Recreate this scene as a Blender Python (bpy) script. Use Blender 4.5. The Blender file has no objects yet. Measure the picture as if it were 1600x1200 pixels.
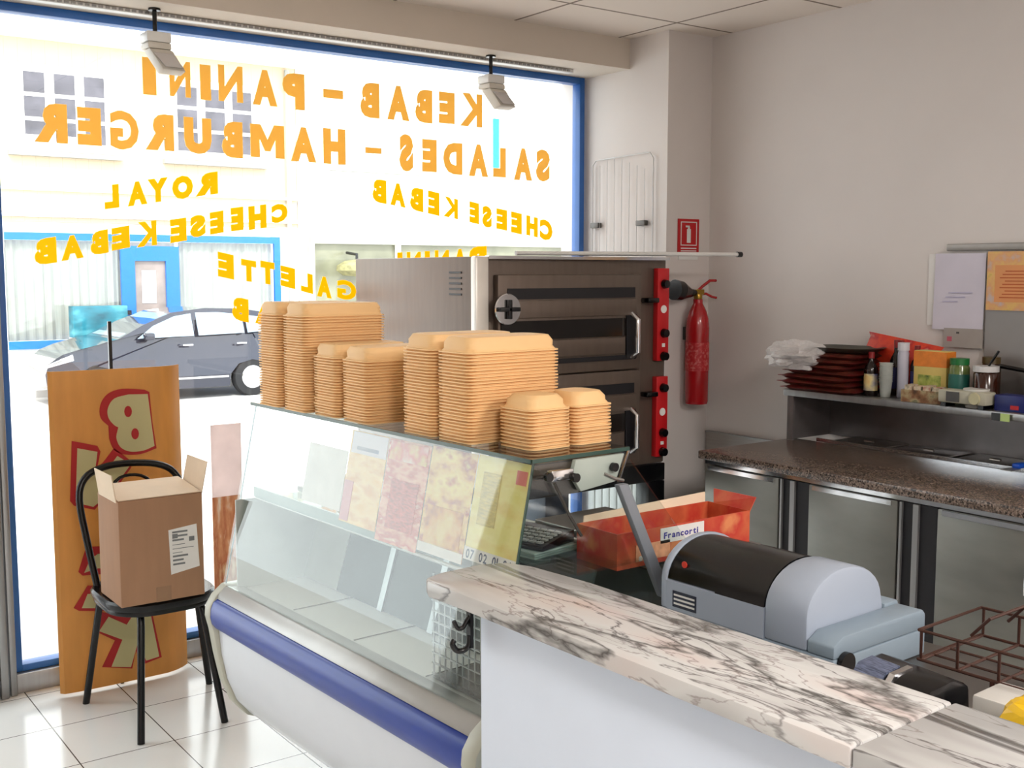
import bpy, bmesh, math, random
from mathutils import Vector, Matrix
random.seed(7)
PI = math.pi
SC = bpy.context.scene
COL = SC.collection

# ------------------------------------------------------------------ camera
cd = bpy.data.cameras.new('camera'); cam = bpy.data.objects.new('camera', cd); COL.objects.link(cam)
cam.location = (0, 0, 1.55)
cam.rotation_euler = (math.radians(90 - 5.75), 0, math.radians(-36.15))
cd.sensor_width = 36; cd.lens = 1738 / 1600 * 36; cd.clip_start = .02; cd.clip_end = 300
SC.camera = cam

# ------------------------------------------------------------------ sky and exposure
W = bpy.data.worlds.new('overcast'); SC.world = W; W.use_nodes = True
bg = W.node_tree.nodes['Background']; bg.inputs[0].default_value = (.93, .97, 1, 1); bg.inputs[1].default_value = 1.0
SC.view_settings.view_transform = 'Standard'; SC.view_settings.look = 'None'
SC.view_settings.gamma = 1; SC.view_settings.use_curve_mapping = False
SC.view_settings.exposure = 2.15
sl_ = bpy.data.lights.new('sun', 'SUN'); sl_.energy = 1.0; sl_.angle = math.radians(4); sl_.color = (1, .97, .92)
sun = bpy.data.objects.new('sun', sl_); COL.objects.link(sun)
sun.rotation_euler = Vector((.35, .75, -1.0)).to_track_quat('-Z', 'Y').to_euler()
SC.cycles.max_bounces = 10; SC.cycles.diffuse_bounces = 5; SC.cycles.glossy_bounces = 4
SC.cycles.transparent_max_bounces = 24
SC.cycles.caustics_reflective = False; SC.cycles.caustics_refractive = False
SC.cycles.sample_clamp_indirect = 6

def area(name, loc, rot, sx, sy, power, color=(1, 1, 1)):
    l = bpy.data.lights.new(name, 'AREA'); l.shape = 'RECTANGLE'; l.size = sx; l.size_y = sy; l.energy = power; l.color = color
    o = bpy.data.objects.new(name, l); COL.objects.link(o); o.location = loc; o.rotation_euler = rot
    return o
# added fill lamps, unseen behind the camera, to brighten the shop (panels further down)
FILL_AT = [(2.3, -1.0), (.2, -1.0)]
for fx, fy in FILL_AT:
    area('added_fill_light', (fx, fy, 2.59), (0, 0, 0), .56, 1.15, 22, (1, .94, .89))

# ------------------------------------------------------------------ materials
MATS = {}
def nt(name):
    m = bpy.data.materials.new(name); m.use_nodes = True
    return m, m.node_tree, m.node_tree.nodes['Principled BSDF']
def lin(c):
    return tuple(((v / 12.92) if v <= .04045 else ((v + .055) / 1.055) ** 2.4) for v in c)
def mat(name, c, rough=.6, metal=0, noise=.06, scale=12, bump=0, spec=.5, coat=0, trans=0, stretch=(1, 1, 1)):
    """procedural paint / plastic / metal : sRGB colour with a little noise"""
    if name in MATS: return MATS[name]
    m, t, p = nt(name); c = lin(c)
    tc = t.nodes.new('ShaderNodeTexCoord'); mp = t.nodes.new('ShaderNodeMapping'); mp.inputs['Scale'].default_value = stretch
    n = t.nodes.new('ShaderNodeTexNoise'); n.inputs['Scale'].default_value = scale; n.inputs['Detail'].default_value = 4
    r = t.nodes.new('ShaderNodeValToRGB')
    a = tuple(max(0, v * (1 - noise)) for v in c) + (1,); b = tuple(min(1, v * (1 + noise)) for v in c) + (1,)
    r.color_ramp.elements[0].color = a; r.color_ramp.elements[0].position = .3
    r.color_ramp.elements[1].color = b; r.color_ramp.elements[1].position = .7
    t.links.new(tc.outputs['Object'], mp.inputs[0]); t.links.new(mp.outputs[0], n.inputs['Vector'])
    t.links.new(n.outputs['Fac'], r.inputs[0]); t.links.new(r.outputs[0], p.inputs['Base Color'])
    p.inputs['Roughness'].default_value = rough; p.inputs['Metallic'].default_value = metal
    p.inputs['Specular IOR Level'].default_value = spec
    if coat: p.inputs['Coat Weight'].default_value = coat
    if bump:
        b = t.nodes.new('ShaderNodeBump'); b.inputs['Strength'].default_value = bump; b.inputs['Distance'].default_value = .01
        t.links.new(n.outputs['Fac'], b.inputs['Height']); t.links.new(b.outputs[0], p.inputs['Normal'])
    if trans:
        o = t.nodes['Material Output']; tr = t.nodes.new('ShaderNodeBsdfTranslucent'); mx = t.nodes.new('ShaderNodeMixShader')
        mx.inputs[0].default_value = trans; t.links.new(r.outputs[0], tr.inputs[0])
        t.links.new(p.outputs[0], mx.inputs[1]); t.links.new(tr.outputs[0], mx.inputs[2]); t.links.new(mx.outputs[0], o.inputs[0])
    MATS[name] = m; return m
def glass(name, tint=(1, 1, 1), rough=0, ior=1.5):
    m, t, p = nt(name); t.nodes.remove(p)
    o = t.nodes['Material Output']; tr = t.nodes.new('ShaderNodeBsdfTransparent'); gl = t.nodes.new('ShaderNodeBsdfGlossy')
    fr = t.nodes.new('ShaderNodeFresnel'); gm = t.nodes.new('ShaderNodeNewGeometry')   # thin pane: same reflectance from both sides
    io = t.nodes.new('ShaderNodeMapRange'); io.inputs[3].default_value = ior; io.inputs[4].default_value = 1 / ior
    t.links.new(gm.outputs['Backfacing'], io.inputs[0]); t.links.new(io.outputs[0], fr.inputs[0]); mx = t.nodes.new('ShaderNodeMixShader')
    tr.inputs[0].default_value = (*tint, 1); gl.inputs['Roughness'].default_value = rough
    t.links.new(fr.outputs[0], mx.inputs[0]); t.links.new(tr.outputs[0], mx.inputs[1]); t.links.new(gl.outputs[0], mx.inputs[2])
    t.links.new(mx.outputs[0], o.inputs[0]); MATS[name] = m; return m
def film(name, c, alpha, rough=.3):
    """thin translucent printed sheet or plastic film"""
    m, t, p = nt(name); o = t.nodes['Material Output']; tr = t.nodes.new('ShaderNodeBsdfTransparent'); mx = t.nodes.new('ShaderNodeMixShader')
    n = t.nodes.new('ShaderNodeTexNoise'); n.inputs['Scale'].default_value = 30
    p.inputs['Base Color'].default_value = (*lin(c), 1); p.inputs['Roughness'].default_value = rough
    mr = t.nodes.new('ShaderNodeMapRange'); mr.inputs[3].default_value = alpha - .1; mr.inputs[4].default_value = alpha + .1
    t.links.new(n.outputs[0], mr.inputs[0]); t.links.new(mr.outputs[0], mx.inputs[0])
    t.links.new(tr.outputs[0], mx.inputs[1]); t.links.new(p.outputs[0], mx.inputs[2]); t.links.new(mx.outputs[0], o.inputs[0])
    MATS[name] = m; return m
def tiles(name, c, grout, sx, sy, ox, oy, gap, rough=.2, bump=.2, noise=.05):
    """rectangular tiling in world metres through maths nodes"""
    m, t, p = nt(name)
    g = t.nodes.new('ShaderNodeNewGeometry'); sp = t.nodes.new('ShaderNodeSeparateXYZ'); t.links.new(g.outputs['Position'], sp.inputs[0])
    ms = []
    for ax, s, o in (('X', sx, ox), ('Y', sy, oy)):
        a = t.nodes.new('ShaderNodeMath'); a.operation = 'SUBTRACT'; a.inputs[1].default_value = o - gap / 2; t.links.new(sp.outputs[ax], a.inputs[0])
        b = t.nodes.new('ShaderNodeMath'); b.operation = 'FLOORED_MODULO'; b.inputs[1].default_value = s; t.links.new(a.outputs[0], b.inputs[0])
        d = t.nodes.new('ShaderNodeMath'); d.operation = 'LESS_THAN'; d.inputs[1].default_value = gap; t.links.new(b.outputs[0], d.inputs[0]); ms.append(d)
    mx = t.nodes.new('ShaderNodeMath'); mx.operation = 'MAXIMUM'; t.links.new(ms[0].outputs[0], mx.inputs[0]); t.links.new(ms[1].outputs[0], mx.inputs[1])
    n = t.nodes.new('ShaderNodeTexNoise'); n.inputs['Scale'].default_value = 3; t.links.new(g.outputs['Position'], n.inputs['Vector'])
    r = t.nodes.new('ShaderNodeValToRGB'); c = lin(c)
    r.color_ramp.elements[0].color = (*[v * (1 - noise) for v in c], 1); r.color_ramp.elements[1].color = (*[min(1, v * (1 + noise)) for v in c], 1)
    t.links.new(n.outputs['Fac'], r.inputs[0])
    mc = t.nodes.new('ShaderNodeMix'); mc.data_type = 'RGBA'; t.links.new(mx.outputs[0], mc.inputs[0]); t.links.new(r.outputs[0], mc.inputs[6]); mc.inputs[7].default_value = (*lin(grout), 1)
    t.links.new(mc.outputs[2], p.inputs['Base Color']); p.inputs['Roughness'].default_value = rough
    bp = t.nodes.new('ShaderNodeBump'); bp.invert = True; bp.inputs['Strength'].default_value = bump; bp.inputs['Distance'].default_value = .002
    t.links.new(mx.outputs[0], bp.inputs['Height']); t.links.new(bp.outputs[0], p.inputs['Normal'])
    MATS[name] = m; return m
def marble(name):
    m, t, p = nt(name); N = t.nodes.new; Lk = t.links.new
    tc = N('ShaderNodeTexCoord')
    mp = N('ShaderNodeMapping'); mp.inputs['Rotation'].default_value = (0, 0, math.radians(-24)); mp.inputs['Scale'].default_value = (1.6, .42, 1)
    Lk(tc.outputs['Object'], mp.inputs[0])
    def vein(scale, dist, width, seed, detail=6):
        n = N('ShaderNodeTexNoise'); n.noise_dimensions = '4D'; n.inputs['W'].default_value = seed
        n.inputs['Scale'].default_value = scale; n.inputs['Detail'].default_value = detail; n.inputs['Distortion'].default_value = dist; n.inputs['Roughness'].default_value = .52
        Lk(mp.outputs[0], n.inputs['Vector'])
        a = N('ShaderNodeMath'); a.operation = 'SUBTRACT'; a.inputs[1].default_value = .5; Lk(n.outputs['Fac'], a.inputs[0])
        b = N('ShaderNodeMath'); b.operation = 'ABSOLUTE'; Lk(a.outputs[0], b.inputs[0])
        r = N('ShaderNodeMapRange'); r.inputs[1].default_value = 0; r.inputs[2].default_value = width; r.inputs[3].default_value = 1; r.inputs[4].default_value = 0
        Lk(b.outputs[0], r.inputs[0]); return r.outputs[0]
    v1 = vein(6.5, .8, .013, 1.3); v2 = vein(3.4, 1.0, .026, 4.1); v3 = vein(13, .5, .013, 7.7)
    dens = N('ShaderNodeTexNoise'); dens.inputs['Scale'].default_value = 3.2; dens.inputs['Detail'].default_value = 2; Lk(mp.outputs[0], dens.inputs['Vector'])
    dr = N('ShaderNodeMapRange'); dr.inputs[1].default_value = .36; dr.inputs[2].default_value = .52; Lk(dens.outputs[0], dr.inputs[0])
    base = N('ShaderNodeValToRGB'); bn = N('ShaderNodeTexNoise'); bn.inputs['Scale'].default_value = 7; bn.inputs['Detail'].default_value = 3; Lk(mp.outputs[0], bn.inputs['Vector'])
    e = base.color_ramp.elements; e[0].position = .35; e[0].color = (*lin((.66, .655, .65)), 1); e[1].position = .70; e[1].color = (*lin((.75, .70, .685)), 1)
    e2 = base.color_ramp.elements.new(.52); e2.color = (*lin((.75, .75, .745)), 1)
    Lk(bn.outputs[0], base.inputs[0])
    cur = base.outputs[0]
    for v, k, colr, use in ((v3, .65, (.42, .36, .35), True), (v1, .85, (.27, .25, .25), True), (v2, .9, (.24, .23, .22), False)):
        mu = N('ShaderNodeMath'); mu.operation = 'MULTIPLY'; Lk(v, mu.inputs[0]); mu.inputs[1].default_value = k
        f = mu.outputs[0]
        if use:
            m2 = N('ShaderNodeMath'); m2.operation = 'MULTIPLY'; Lk(f, m2.inputs[0]); Lk(dr.outputs[0], m2.inputs[1]); f = m2.outputs[0]
        mc = N('ShaderNodeMix'); mc.data_type = 'RGBA'; Lk(f, mc.inputs[0]); Lk(cur, mc.inputs[6]); mc.inputs[7].default_value = (*lin(colr), 1); cur = mc.outputs[2]
    Lk(cur, p.inputs['Base Color']); p.inputs['Roughness'].default_value = .22
    MATS[name] = m; return m
def speckle(name, cols, scale=220, rough=.25):
    m, t, p = nt(name)
    tc = t.nodes.new('ShaderNodeTexCoord'); v = t.nodes.new('ShaderNodeTexVoronoi'); v.inputs['Scale'].default_value = scale
    r = t.nodes.new('ShaderNodeValToRGB'); r.color_ramp.interpolation = 'CONSTANT'
    s = t.nodes.new('ShaderNodeSeparateColor')
    t.links.new(tc.outputs['Object'], v.inputs['Vector']); t.links.new(v.outputs['Color'], s.inputs[0]); t.links.new(s.outputs[0], r.inputs[0])
    el = r.color_ramp.elements; el[0].color = (*lin(cols[0]), 1); el[0].position = 0; el[1].color = (*lin(cols[1]), 1); el[1].position = 1 / len(cols)
    for i, c in enumerate(cols[2:], 2):
        q = el.new(i / len(cols)); q.color = (*lin(c), 1)
    t.links.new(r.outputs[0], p.inputs['Base Color']); p.inputs['Roughness'].default_value = rough
    MATS[name] = m; return m
def patches(name, cols, scale=(1, 1, 1), s=8, rough=.5, detail=4, dist=.0):
    """printed picture or patchy surface : noise through a many-coloured ramp"""
    m, t, p = nt(name)
    tc = t.nodes.new('ShaderNodeTexCoord'); mp = t.nodes.new('ShaderNodeMapping'); mp.inputs['Scale'].default_value = scale
    n = t.nodes.new('ShaderNodeTexNoise'); n.inputs['Scale'].default_value = s; n.inputs['Detail'].default_value = detail; n.inputs['Distortion'].default_value = dist
    r = t.nodes.new('ShaderNodeValToRGB')
    t.links.new(tc.outputs['Object'], mp.inputs[0]); t.links.new(mp.outputs[0], n.inputs['Vector']); t.links.new(n.outputs['Fac'], r.inputs[0])
    el = r.color_ramp.elements; k = len(cols)
    el[0].position = .3; el[0].color = (*lin(cols[0]), 1); el[1].position = .7; el[1].color = (*lin(cols[-1]), 1)
    for i, c in enumerate(cols[1:-1], 1):
        q = el.new(.3 + .4 * i / (k - 1)); q.color = (*lin(c), 1)
    t.links.new(r.outputs[0], p.inputs['Base Color']); p.inputs['Roughness'].default_value = rough
    MATS[name] = m; return m

M_wall = mat('wall_paint', (.84, .815, .80), .75, noise=.02, scale=3, bump=.03)
M_beam = mat('beam_paint', (.82, .78, .73), .8, noise=.02, scale=3)
M_ceil = tiles('ceiling_tiles', (.90, .86, .82), (.52, .47, .42), .6, .6, 3.53, 3.61, .014, .9, .3, .02)
M_floor = tiles('floor_tiles', (.91, .91, .90), (.30, .28, .27), .302, .345, .893, 3.539, .004, .16, .3, .02)
M_blue = mat('blue_frame_paint', (.15, .38, .67), .35)
M_alu = mat('brushed_aluminium', (.62, .62, .62), .35, .8, noise=.1, scale=40, stretch=(1, 1, .05))
M_white = mat('white_enamel', (.88, .88, .87), .35, noise=.015)
M_whitemat = mat('white_laminate', (.84, .88, .94), .45, noise=.01)
M_steel = mat('stainless_steel', (.62, .60, .58), .30, .9, noise=.08, scale=6, stretch=(1, 1, 12))
M_steel_warm = mat('oven_steel', (.41, .36, .325), .42, .45, noise=.08, scale=5, stretch=(9, 9, 1))
M_steel_dark = mat('smoked_steel', (.33, .32, .31), .4, .7, noise=.15, scale=8)
M_fridge = mat('brushed_door_steel', (.52, .52, .50), .42, .75, noise=.10, scale=4, stretch=(1, 1, 3))
M_chrome = mat('chrome', (.85, .85, .86), .1, 1, noise=.01)
M_black = mat('black_plastic', (.025, .025, .035), .22, noise=.1)
M_blackm = mat('black_metal', (.06, .06, .065), .25, .3, noise=.1)
M_rubber = mat('dark_seal', (.05, .045, .07), .5)
M_glass = glass('window_glass', (.97, .985, .98))
M_glassg = glass('case_glass', (.93, .96, .95), 0, 1.55)
M_glassdark = mat('oven_glass', (.10, .085, .08), .12, noise=.1)
M_extglass = mat('street_window_glass', (.34, .33, .36), .1, noise=.35, scale=2.5)
M_red = mat('red_panel', (.72, .07, .10), .4)
M_redp = mat('extinguisher_red', (.66, .06, .09), .25, coat=.4)
M_yel = mat('yellow_vinyl_ochre', (.93, .78, .46), .5, noise=.02, trans=.6)
M_yel2 = mat('yellow_vinyl_bright', (1, .76, .08), .5, noise=.02, trans=.8)
M_foam = mat('foam_box_apricot', (.99, .83, .60), .55, noise=.015, trans=.15)
M_marble = marble('veined_marble')
M_granite = speckle('brown_granite', [(.42, .36, .32), (.30, .25, .22), (.55, .48, .43), (.36, .31, .28), (.48, .41, .37), (.16, .14, .13)])
M_card = mat('cardboard', (.62, .47, .36), .8, noise=.05, scale=5, stretch=(6, 6, 1))
M_cardl = mat('cardboard_inside_lit', (.92, .84, .74), .8, noise=.04, trans=.15)  # inside of the flaps, with bright window light put into the colour
M_cream = mat('cream_letter', (.80, .76, .56), .6, noise=.02, trans=.2)
M_redl = mat('letter_red', (.70, .13, .13), .6, noise=.03, trans=.15)
M_board = mat('orange_board', (.84, .60, .30), .5, noise=.08, scale=4, stretch=(5, 5, 1), trans=.18)
M_paper = mat('paper_white', (.90, .89, .88), .7, noise=.02, trans=.1)
M_bumper = mat('blue_bumper', (.0, .19, .58), .28, spec=.45, noise=.04)
M_sill = mat('grey_sill', (.70, .70, .69), .35, .3, noise=.05)
M_cheek = mat('grey_beige_end', (.72, .72, .66), .4, noise=.03)
M_green = mat('green_glass_edge', (.20, .30, .27), .15)
M_machine = mat('grey_white_plastic', (.61, .65, .71), .32, noise=.01)
M_machined = mat('bluish_grey_plastic', (.50, .56, .61), .4, noise=.01)
M_brick = tiles('cream_facade', (.80, .73, .62), (.72, .66, .58), .22, 50, 0, 0, .01, .9, .1)
M_render = mat('white_render', (.93, .92, .90), .85, noise=.015, scale=.6)
M_shopblue = mat('shop_blue', (.05, .42, .78), .5)
M_asphalt = mat('pale_asphalt', (.80, .79, .78), .9, noise=.03, scale=3)
M_carpaint = mat('navy_car_paint', (.07, .09, .17), .15, .35, coat=1, noise=.05)
M_tyre = mat('tyre', (.10, .10, .11), .8)
M_curtain = mat('net_curtain', (.64, .64, .62), .9, noise=.10, scale=1.5, stretch=(9, 1, 1))

# ------------------------------------------------------------------ mesh helpers
class B:
    def __init__(s): s.v = []; s.f = []; s.mi = []; s.cur = 0
    def use(s, i): s.cur = i; return s
    def add(s, vs, fs):
        o = len(s.v); s.v += [Vector(p) for p in vs]
        for f in fs: s.f.append([o + i for i in f]); s.mi.append(s.cur)
        return s
    def box(s, x0, x1, y0, y1, z0, z1, m=None):
        vs = [Vector(p) for p in ((x0, y0, z0), (x1, y0, z0), (x1, y1, z0), (x0, y1, z0), (x0, y0, z1), (x1, y0, z1), (x1, y1, z1), (x0, y1, z1))]
        if m: vs = [m @ p for p in vs]
        return s.add(vs, [(0, 3, 2, 1), (4, 5, 6, 7), (0, 1, 5, 4), (1, 2, 6, 5), (2, 3, 7, 6), (3, 0, 4, 7)])
    def hexa(s, pts):  # 8 free corners, same order as box
        return s.add(pts, [(0, 3, 2, 1), (4, 5, 6, 7), (0, 1, 5, 4), (1, 2, 6, 5), (2, 3, 7, 6), (3, 0, 4, 7)])
    def loft(s, rings, cap=True, closed=True):
        n = len(rings[0]); vs = [p for r in rings for p in r]; fs = []
        for i in range(len(rings) - 1):
            for j in range(n if closed else n - 1):
                a, b = i * n + j, i * n + (j + 1) % n
                fs.append((a, b, b + n, a + n))
        if cap:
            fs.append(tuple(range(n - 1, -1, -1))); fs.append(tuple(range((len(rings) - 1) * n, len(rings) * n)))
        return s.add(vs, fs)
    def cyl(s, p0, p1, r0, r1=None, n=20, cap=True):
        return s.tube([p0, p1], [r0, r0 if r1 is None else r1], n, cap)
    def tube(s, pts, r, n=12, cap=True):
        pts = [Vector(p) for p in pts]
        if not isinstance(r, (list, tuple)): r = [r] * len(pts)
        rings = []; up = None
        for i, p in enumerate(pts):
            a = pts[max(0, i - 1)]; b = pts[min(len(pts) - 1, i + 1)]
            d = (b - a).normalized()
            if up is None:
                up = d.cross(Vector((0, 0, 1)) if abs(d.z) < .9 else Vector((1, 0, 0))).normalized()
            up = (up - d * up.dot(d)).normalized(); w = d.cross(up)
            rings.append([p + (up * math.cos(2 * PI * k / n) + w * math.sin(2 * PI * k / n)) * r[i] for k in range(n)])
        return s.loft(rings, cap)
    def lathe(s, prof, c=(0, 0, 0), n=24, axis='Z', m=None):
        rings = []
        for r, z in prof:
            ring = []
            for k in range(n):
                a = 2 * PI * k / n
                q = Vector((r * math.cos(a), r * math.sin(a), z))
                if axis == 'X': q = Vector((q.z, q.x, q.y))
                if axis == 'Y': q = Vector((q.x, -q.z, q.y)) if False else Vector((q.y, q.z, q.x))
                ring.append((m @ q if m else q) + Vector(c))
            rings.append(ring)
        return s.loft(rings)
    def prism(s, poly, a0, a1, axis='Y'):
        """polygon (u,v) pushed along an axis: Y -> (u,a,v)  X -> (a,u,v)  Z -> (u,v,a)"""
        f = {'Y': lambda u, v, a: (u, a, v), 'X': lambda u, v, a: (a, u, v), 'Z': lambda u, v, a: (u, v, a)}[axis]
        return s.loft([[f(u, v, a0) for u, v in poly], [f(u, v, a1) for u, v in poly]])
    def build(s, name, mats, parent=None, bevel=0, smooth=False, loc=None, seg=2):
        me = bpy.data.meshes.new(name); me.from_pydata([tuple(p) for p in s.v], [], s.f)
        if not isinstance(mats, (list, tuple)): mats = [mats]
        for m in mats: me.materials.append(m)
        for p, i in zip(me.polygons, s.mi): p.material_index = i
        bm = bmesh.new(); bm.from_mesh(me); bmesh.ops.recalc_face_normals(bm, faces=bm.faces)
        bm.to_mesh(me); bm.free()
        o = bpy.data.objects.new(name, me); COL.objects.link(o)
        if parent: o.parent = parent
        if loc: o.location = loc
        if bevel:
            md = o.modifiers.new('bevel', 'BEVEL'); md.width = bevel; md.segments = seg; md.limit_method = 'ANGLE'; md.angle_limit = math.radians(35); md.harden_normals = False
        if smooth or bevel:
            for p in me.polygons: p.use_smooth = True
            es = o.modifiers.new('edges', 'EDGE_SPLIT'); es.split_angle = math.radians(38)
        return o
def arc(cx, cy, r, a0, a1, n=8):
    return [(cx + r * math.cos(math.radians(a0 + (a1 - a0) * i / n)), cy + r * math.sin(math.radians(a0 + (a1 - a0) * i / n))) for i in range(n + 1)]
def rrect(x0, x1, y0, y1, r, n=4):
    return arc(x1 - r, y1 - r, r, 0, 90, n) + arc(x0 + r, y1 - r, r, 90, 180, n) + arc(x0 + r, y0 + r, r, 180, 270, n) + arc(x1 - r, y0 + r, r, 270, 360, n)
def tag(o, label, cat, group=None, kind=None):
    o['label'] = label; o['category'] = cat
    if group: o['group'] = group
    if kind: o['kind'] = kind
    return o
def thing(name, label, cat, loc=(0, 0, 0), rz=0, group=None):
    o = bpy.data.objects.new(name, None); COL.objects.link(o); o.location = loc; o.rotation_euler = (0, 0, rz); o.empty_display_size = .05
    return tag(o, label, cat, group)
def struct(o, label=None, cat=None):
    o['kind'] = 'structure'
    if label: o['label'] = label; o['category'] = cat
    return o
def copy_tree(o, parent=None):
    c = o.copy(); COL.objects.link(c); c.parent = parent
    for ch in list(o.children): copy_tree(ch, c)
    return c
def smoothpath(p, n=4):
    p = [Vector(q) for q in p]; out = []
    for i in range(len(p) - 1):
        a = p[max(0, i - 1)]; b_ = p[i]; c = p[i + 1]; d = p[min(len(p) - 1, i + 2)]
        for k in range(n):
            s = k / n; out.append(.5 * ((2 * b_) + (c - a) * s + (2 * a - 5 * b_ + 4 * c - d) * s * s + (3 * b_ - a - 3 * c + d) * s ** 3))
    return out + [p[-1]]
GL = {}
def glyph(ch, bold=.035):
    """outline of a letter as flat polygons in a unit box, from the built-in font"""
    if (ch, bold) in GL: return GL[(ch, bold)]
    if ch == 'M':
        GL[(ch, bold)] = ([(0, 0), (.27, 0), (.27, .55), (0, 1), (.30, 1), (.42, .20), (.58, .20), (.5, .55), (.70, 1), (1, 1), (.73, .55), (.73, 0), (1, 0)],
                          [(0, 1, 2, 4, 3), (2, 5, 7, 4), (5, 6, 7), (6, 10, 8, 7), (8, 10, 11, 12, 9)], .8, .72); return GL[(ch, bold)]
    cu = bpy.data.curves.new('glyph', 'FONT'); cu.body = ch; cu.size = 1; cu.offset = bold; cu.extrude = 0; cu.resolution_u = 3
    o = bpy.data.objects.new('glyph', cu); COL.objects.link(o)
    bpy.context.view_layer.update()
    me = bpy.data.meshes.new_from_object(o.evaluated_get(bpy.context.evaluated_depsgraph_get()))
    vs = [(v.co.x, v.co.y) for v in me.vertices]; fs = [tuple(p.vertices) for p in me.polygons]
    bpy.data.objects.remove(o); bpy.data.curves.remove(cu); bpy.data.meshes.remove(me)
    xs = [v[0] for v in vs]; ys = [v[1] for v in vs]; x0, x1, y0, y1 = min(xs), max(xs), min(ys), max(ys)
    vs = [((x - x0) / (x1 - x0), (y - y0) / (y1 - y0)) for x, y in vs]
    GL[(ch, bold)] = (vs, fs, (x1 - x0), (y1 - y0)); return GL[(ch, bold)]
def put_glyph(b, ch, f, bold=.035, thick=None):
    vs, fs, _, _ = glyph(ch, bold)
    b.add([f(u, v) for u, v in vs], fs)
def write(b, text, f, w, h, bold=.02, space=.12):
    """write a word into a w x h rectangle; f(u in metres, v in metres) -> point"""
    ws = []
    for c in text:
        ws.append(.45 if c == ' ' else glyph(c, bold)[2])
    tot = sum(ws) + space * (len(ws) - 1); k = w / tot; x = 0
    hm = max([glyph(c, bold)[3] for c in text if c != ' '])
    for c, cw in zip(text, ws):
        if c != ' ':
            gh = glyph(c, bold)[3] / hm
            put_glyph(b, c, lambda u, v, x=x, cw=cw: f((x + u * cw) * k, v * h * gh), bold)
        x += cw + space

# ================================================================== THE ROOM
YW = 4.30
b = B().box(-3.2, 3.9, -3.6, 4.45, -.12, 0); struct(b.build('floor', M_floor))
b = B().box(-3.2, 4.1, -3.6, 3.99, 2.634, 2.75); struct(b.build('ceiling', M_ceil))
b = B().box(3.88, 4.05, -3.6, 4.5, 0, 2.9); struct(b.build('wall_right', M_wall))
b = B().box(3.60, 3.88, 3.73, 4.5, 0, 2.634); struct(b.build('wall_pillar', M_wall))
b = B().box(-3.2, 3.60, 3.99, 4.5, 2.497, 2.9); struct(b.build('wall_window_lintel', M_beam))
b = B().box(-3.35, -3.2, -3.6, 4.5, 0, 2.9); struct(b.build('wall_left', M_wall))
b = B().box(-3.2, 3.9, -3.75, -3.6, 0, 2.9); struct(b.build('wall_back', M_wall))
b = B().box(-3.2, -1.0, 4.28, 4.5, 0, 2.497); struct(b.build('wall_front', M_wall))
# ribbed white panelling low on the lit side of the pillar
b = B()
for i in range(9): b.box(3.588, 3.5995, 3.77 + i * .055, 3.77 + i * .055 + .047, .0, .80)
struct(b.build('trim_1', M_white, bevel=.003))
# cove strip + beaded curtain rail under the beam
rail = thing('curtain_rail', 'white beaded curtain rail running along the underside of the window beam', 'curtain rail', (1.0, 4.17, 2.49))
B().box(-1.2, 2.39, -.02, .02, -.008, .0065).build('track', M_white, rail, bevel=.002)
b = B()
for i in range(150):
    x = -1.15 + i * .0235; b.box(x, x + .014, -.026, -.0205, -.005, .003)
b.build('glider_row', M_alu, rail)['kind'] = 'stuff'
# window frame
def frame_window(name, x0, x1, z0, z1, y, w, d, mframe, mg, wr=None):
    wr = wr or w
    r = thing(name, '', '', (x0, y, z0)); del r['label']; del r['category']; r['kind'] = 'structure'
    X, Z = x1 - x0, z1 - z0
    b = B().box(0, w, -d, d, 0, Z).box(X - wr, X, -d, d, 0, Z).box(w, X - wr, -d, d, 0, w).box(w, X - wr, -d, d, Z - w * 1.2, Z)
    b.build('window_frame', mframe, r, bevel=.003)
    B().box(w, X - wr, -.004, .004, w, Z - w * 1.2).build('window_pane', mg, r)
    return r
wn = frame_window('window_1', .868, 3.585, .075, 2.497, YW + .03, .026, .03, M_blue, M_glass, .03)
wn['label'] = 'large blue framed shop window painted with yellow lettering'; wn['category'] = 'window'
B().box(.0, 2.717, -.05, .03, -.075, -.001).build('window_sill', M_alu, wn, bevel=.004)
b = B().box(.745, .80, 4.235, 4.36, 0, 2.497).box(.808, .835, 4.25, 4.36, 0, 2.497).box(.843, .866, 4.262, 4.36, 0, 2.497)
struct(b.build('trim_2', M_alu, bevel=.004))
door = frame_window('window_2', -1.0, .74, .0, 2.497, YW + .03, .05, .02, M_alu, M_glass)

# ceiling panels made up for the added fill lamps (behind the camera)
for i, (fx, fy) in enumerate(FILL_AT):
    t = thing('fill_light_panel', 'added ceiling panel for an unseen fill lamp, the %s of two behind the counter' % ('right' if i == 0 else 'left'), 'ceiling light', (fx, fy, 2.634), group='added fill lamp panels')
    B().box(-.3, .3, -.6, .6, -.018, -.001).build('housing', M_white, t, bevel=.003)

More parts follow.
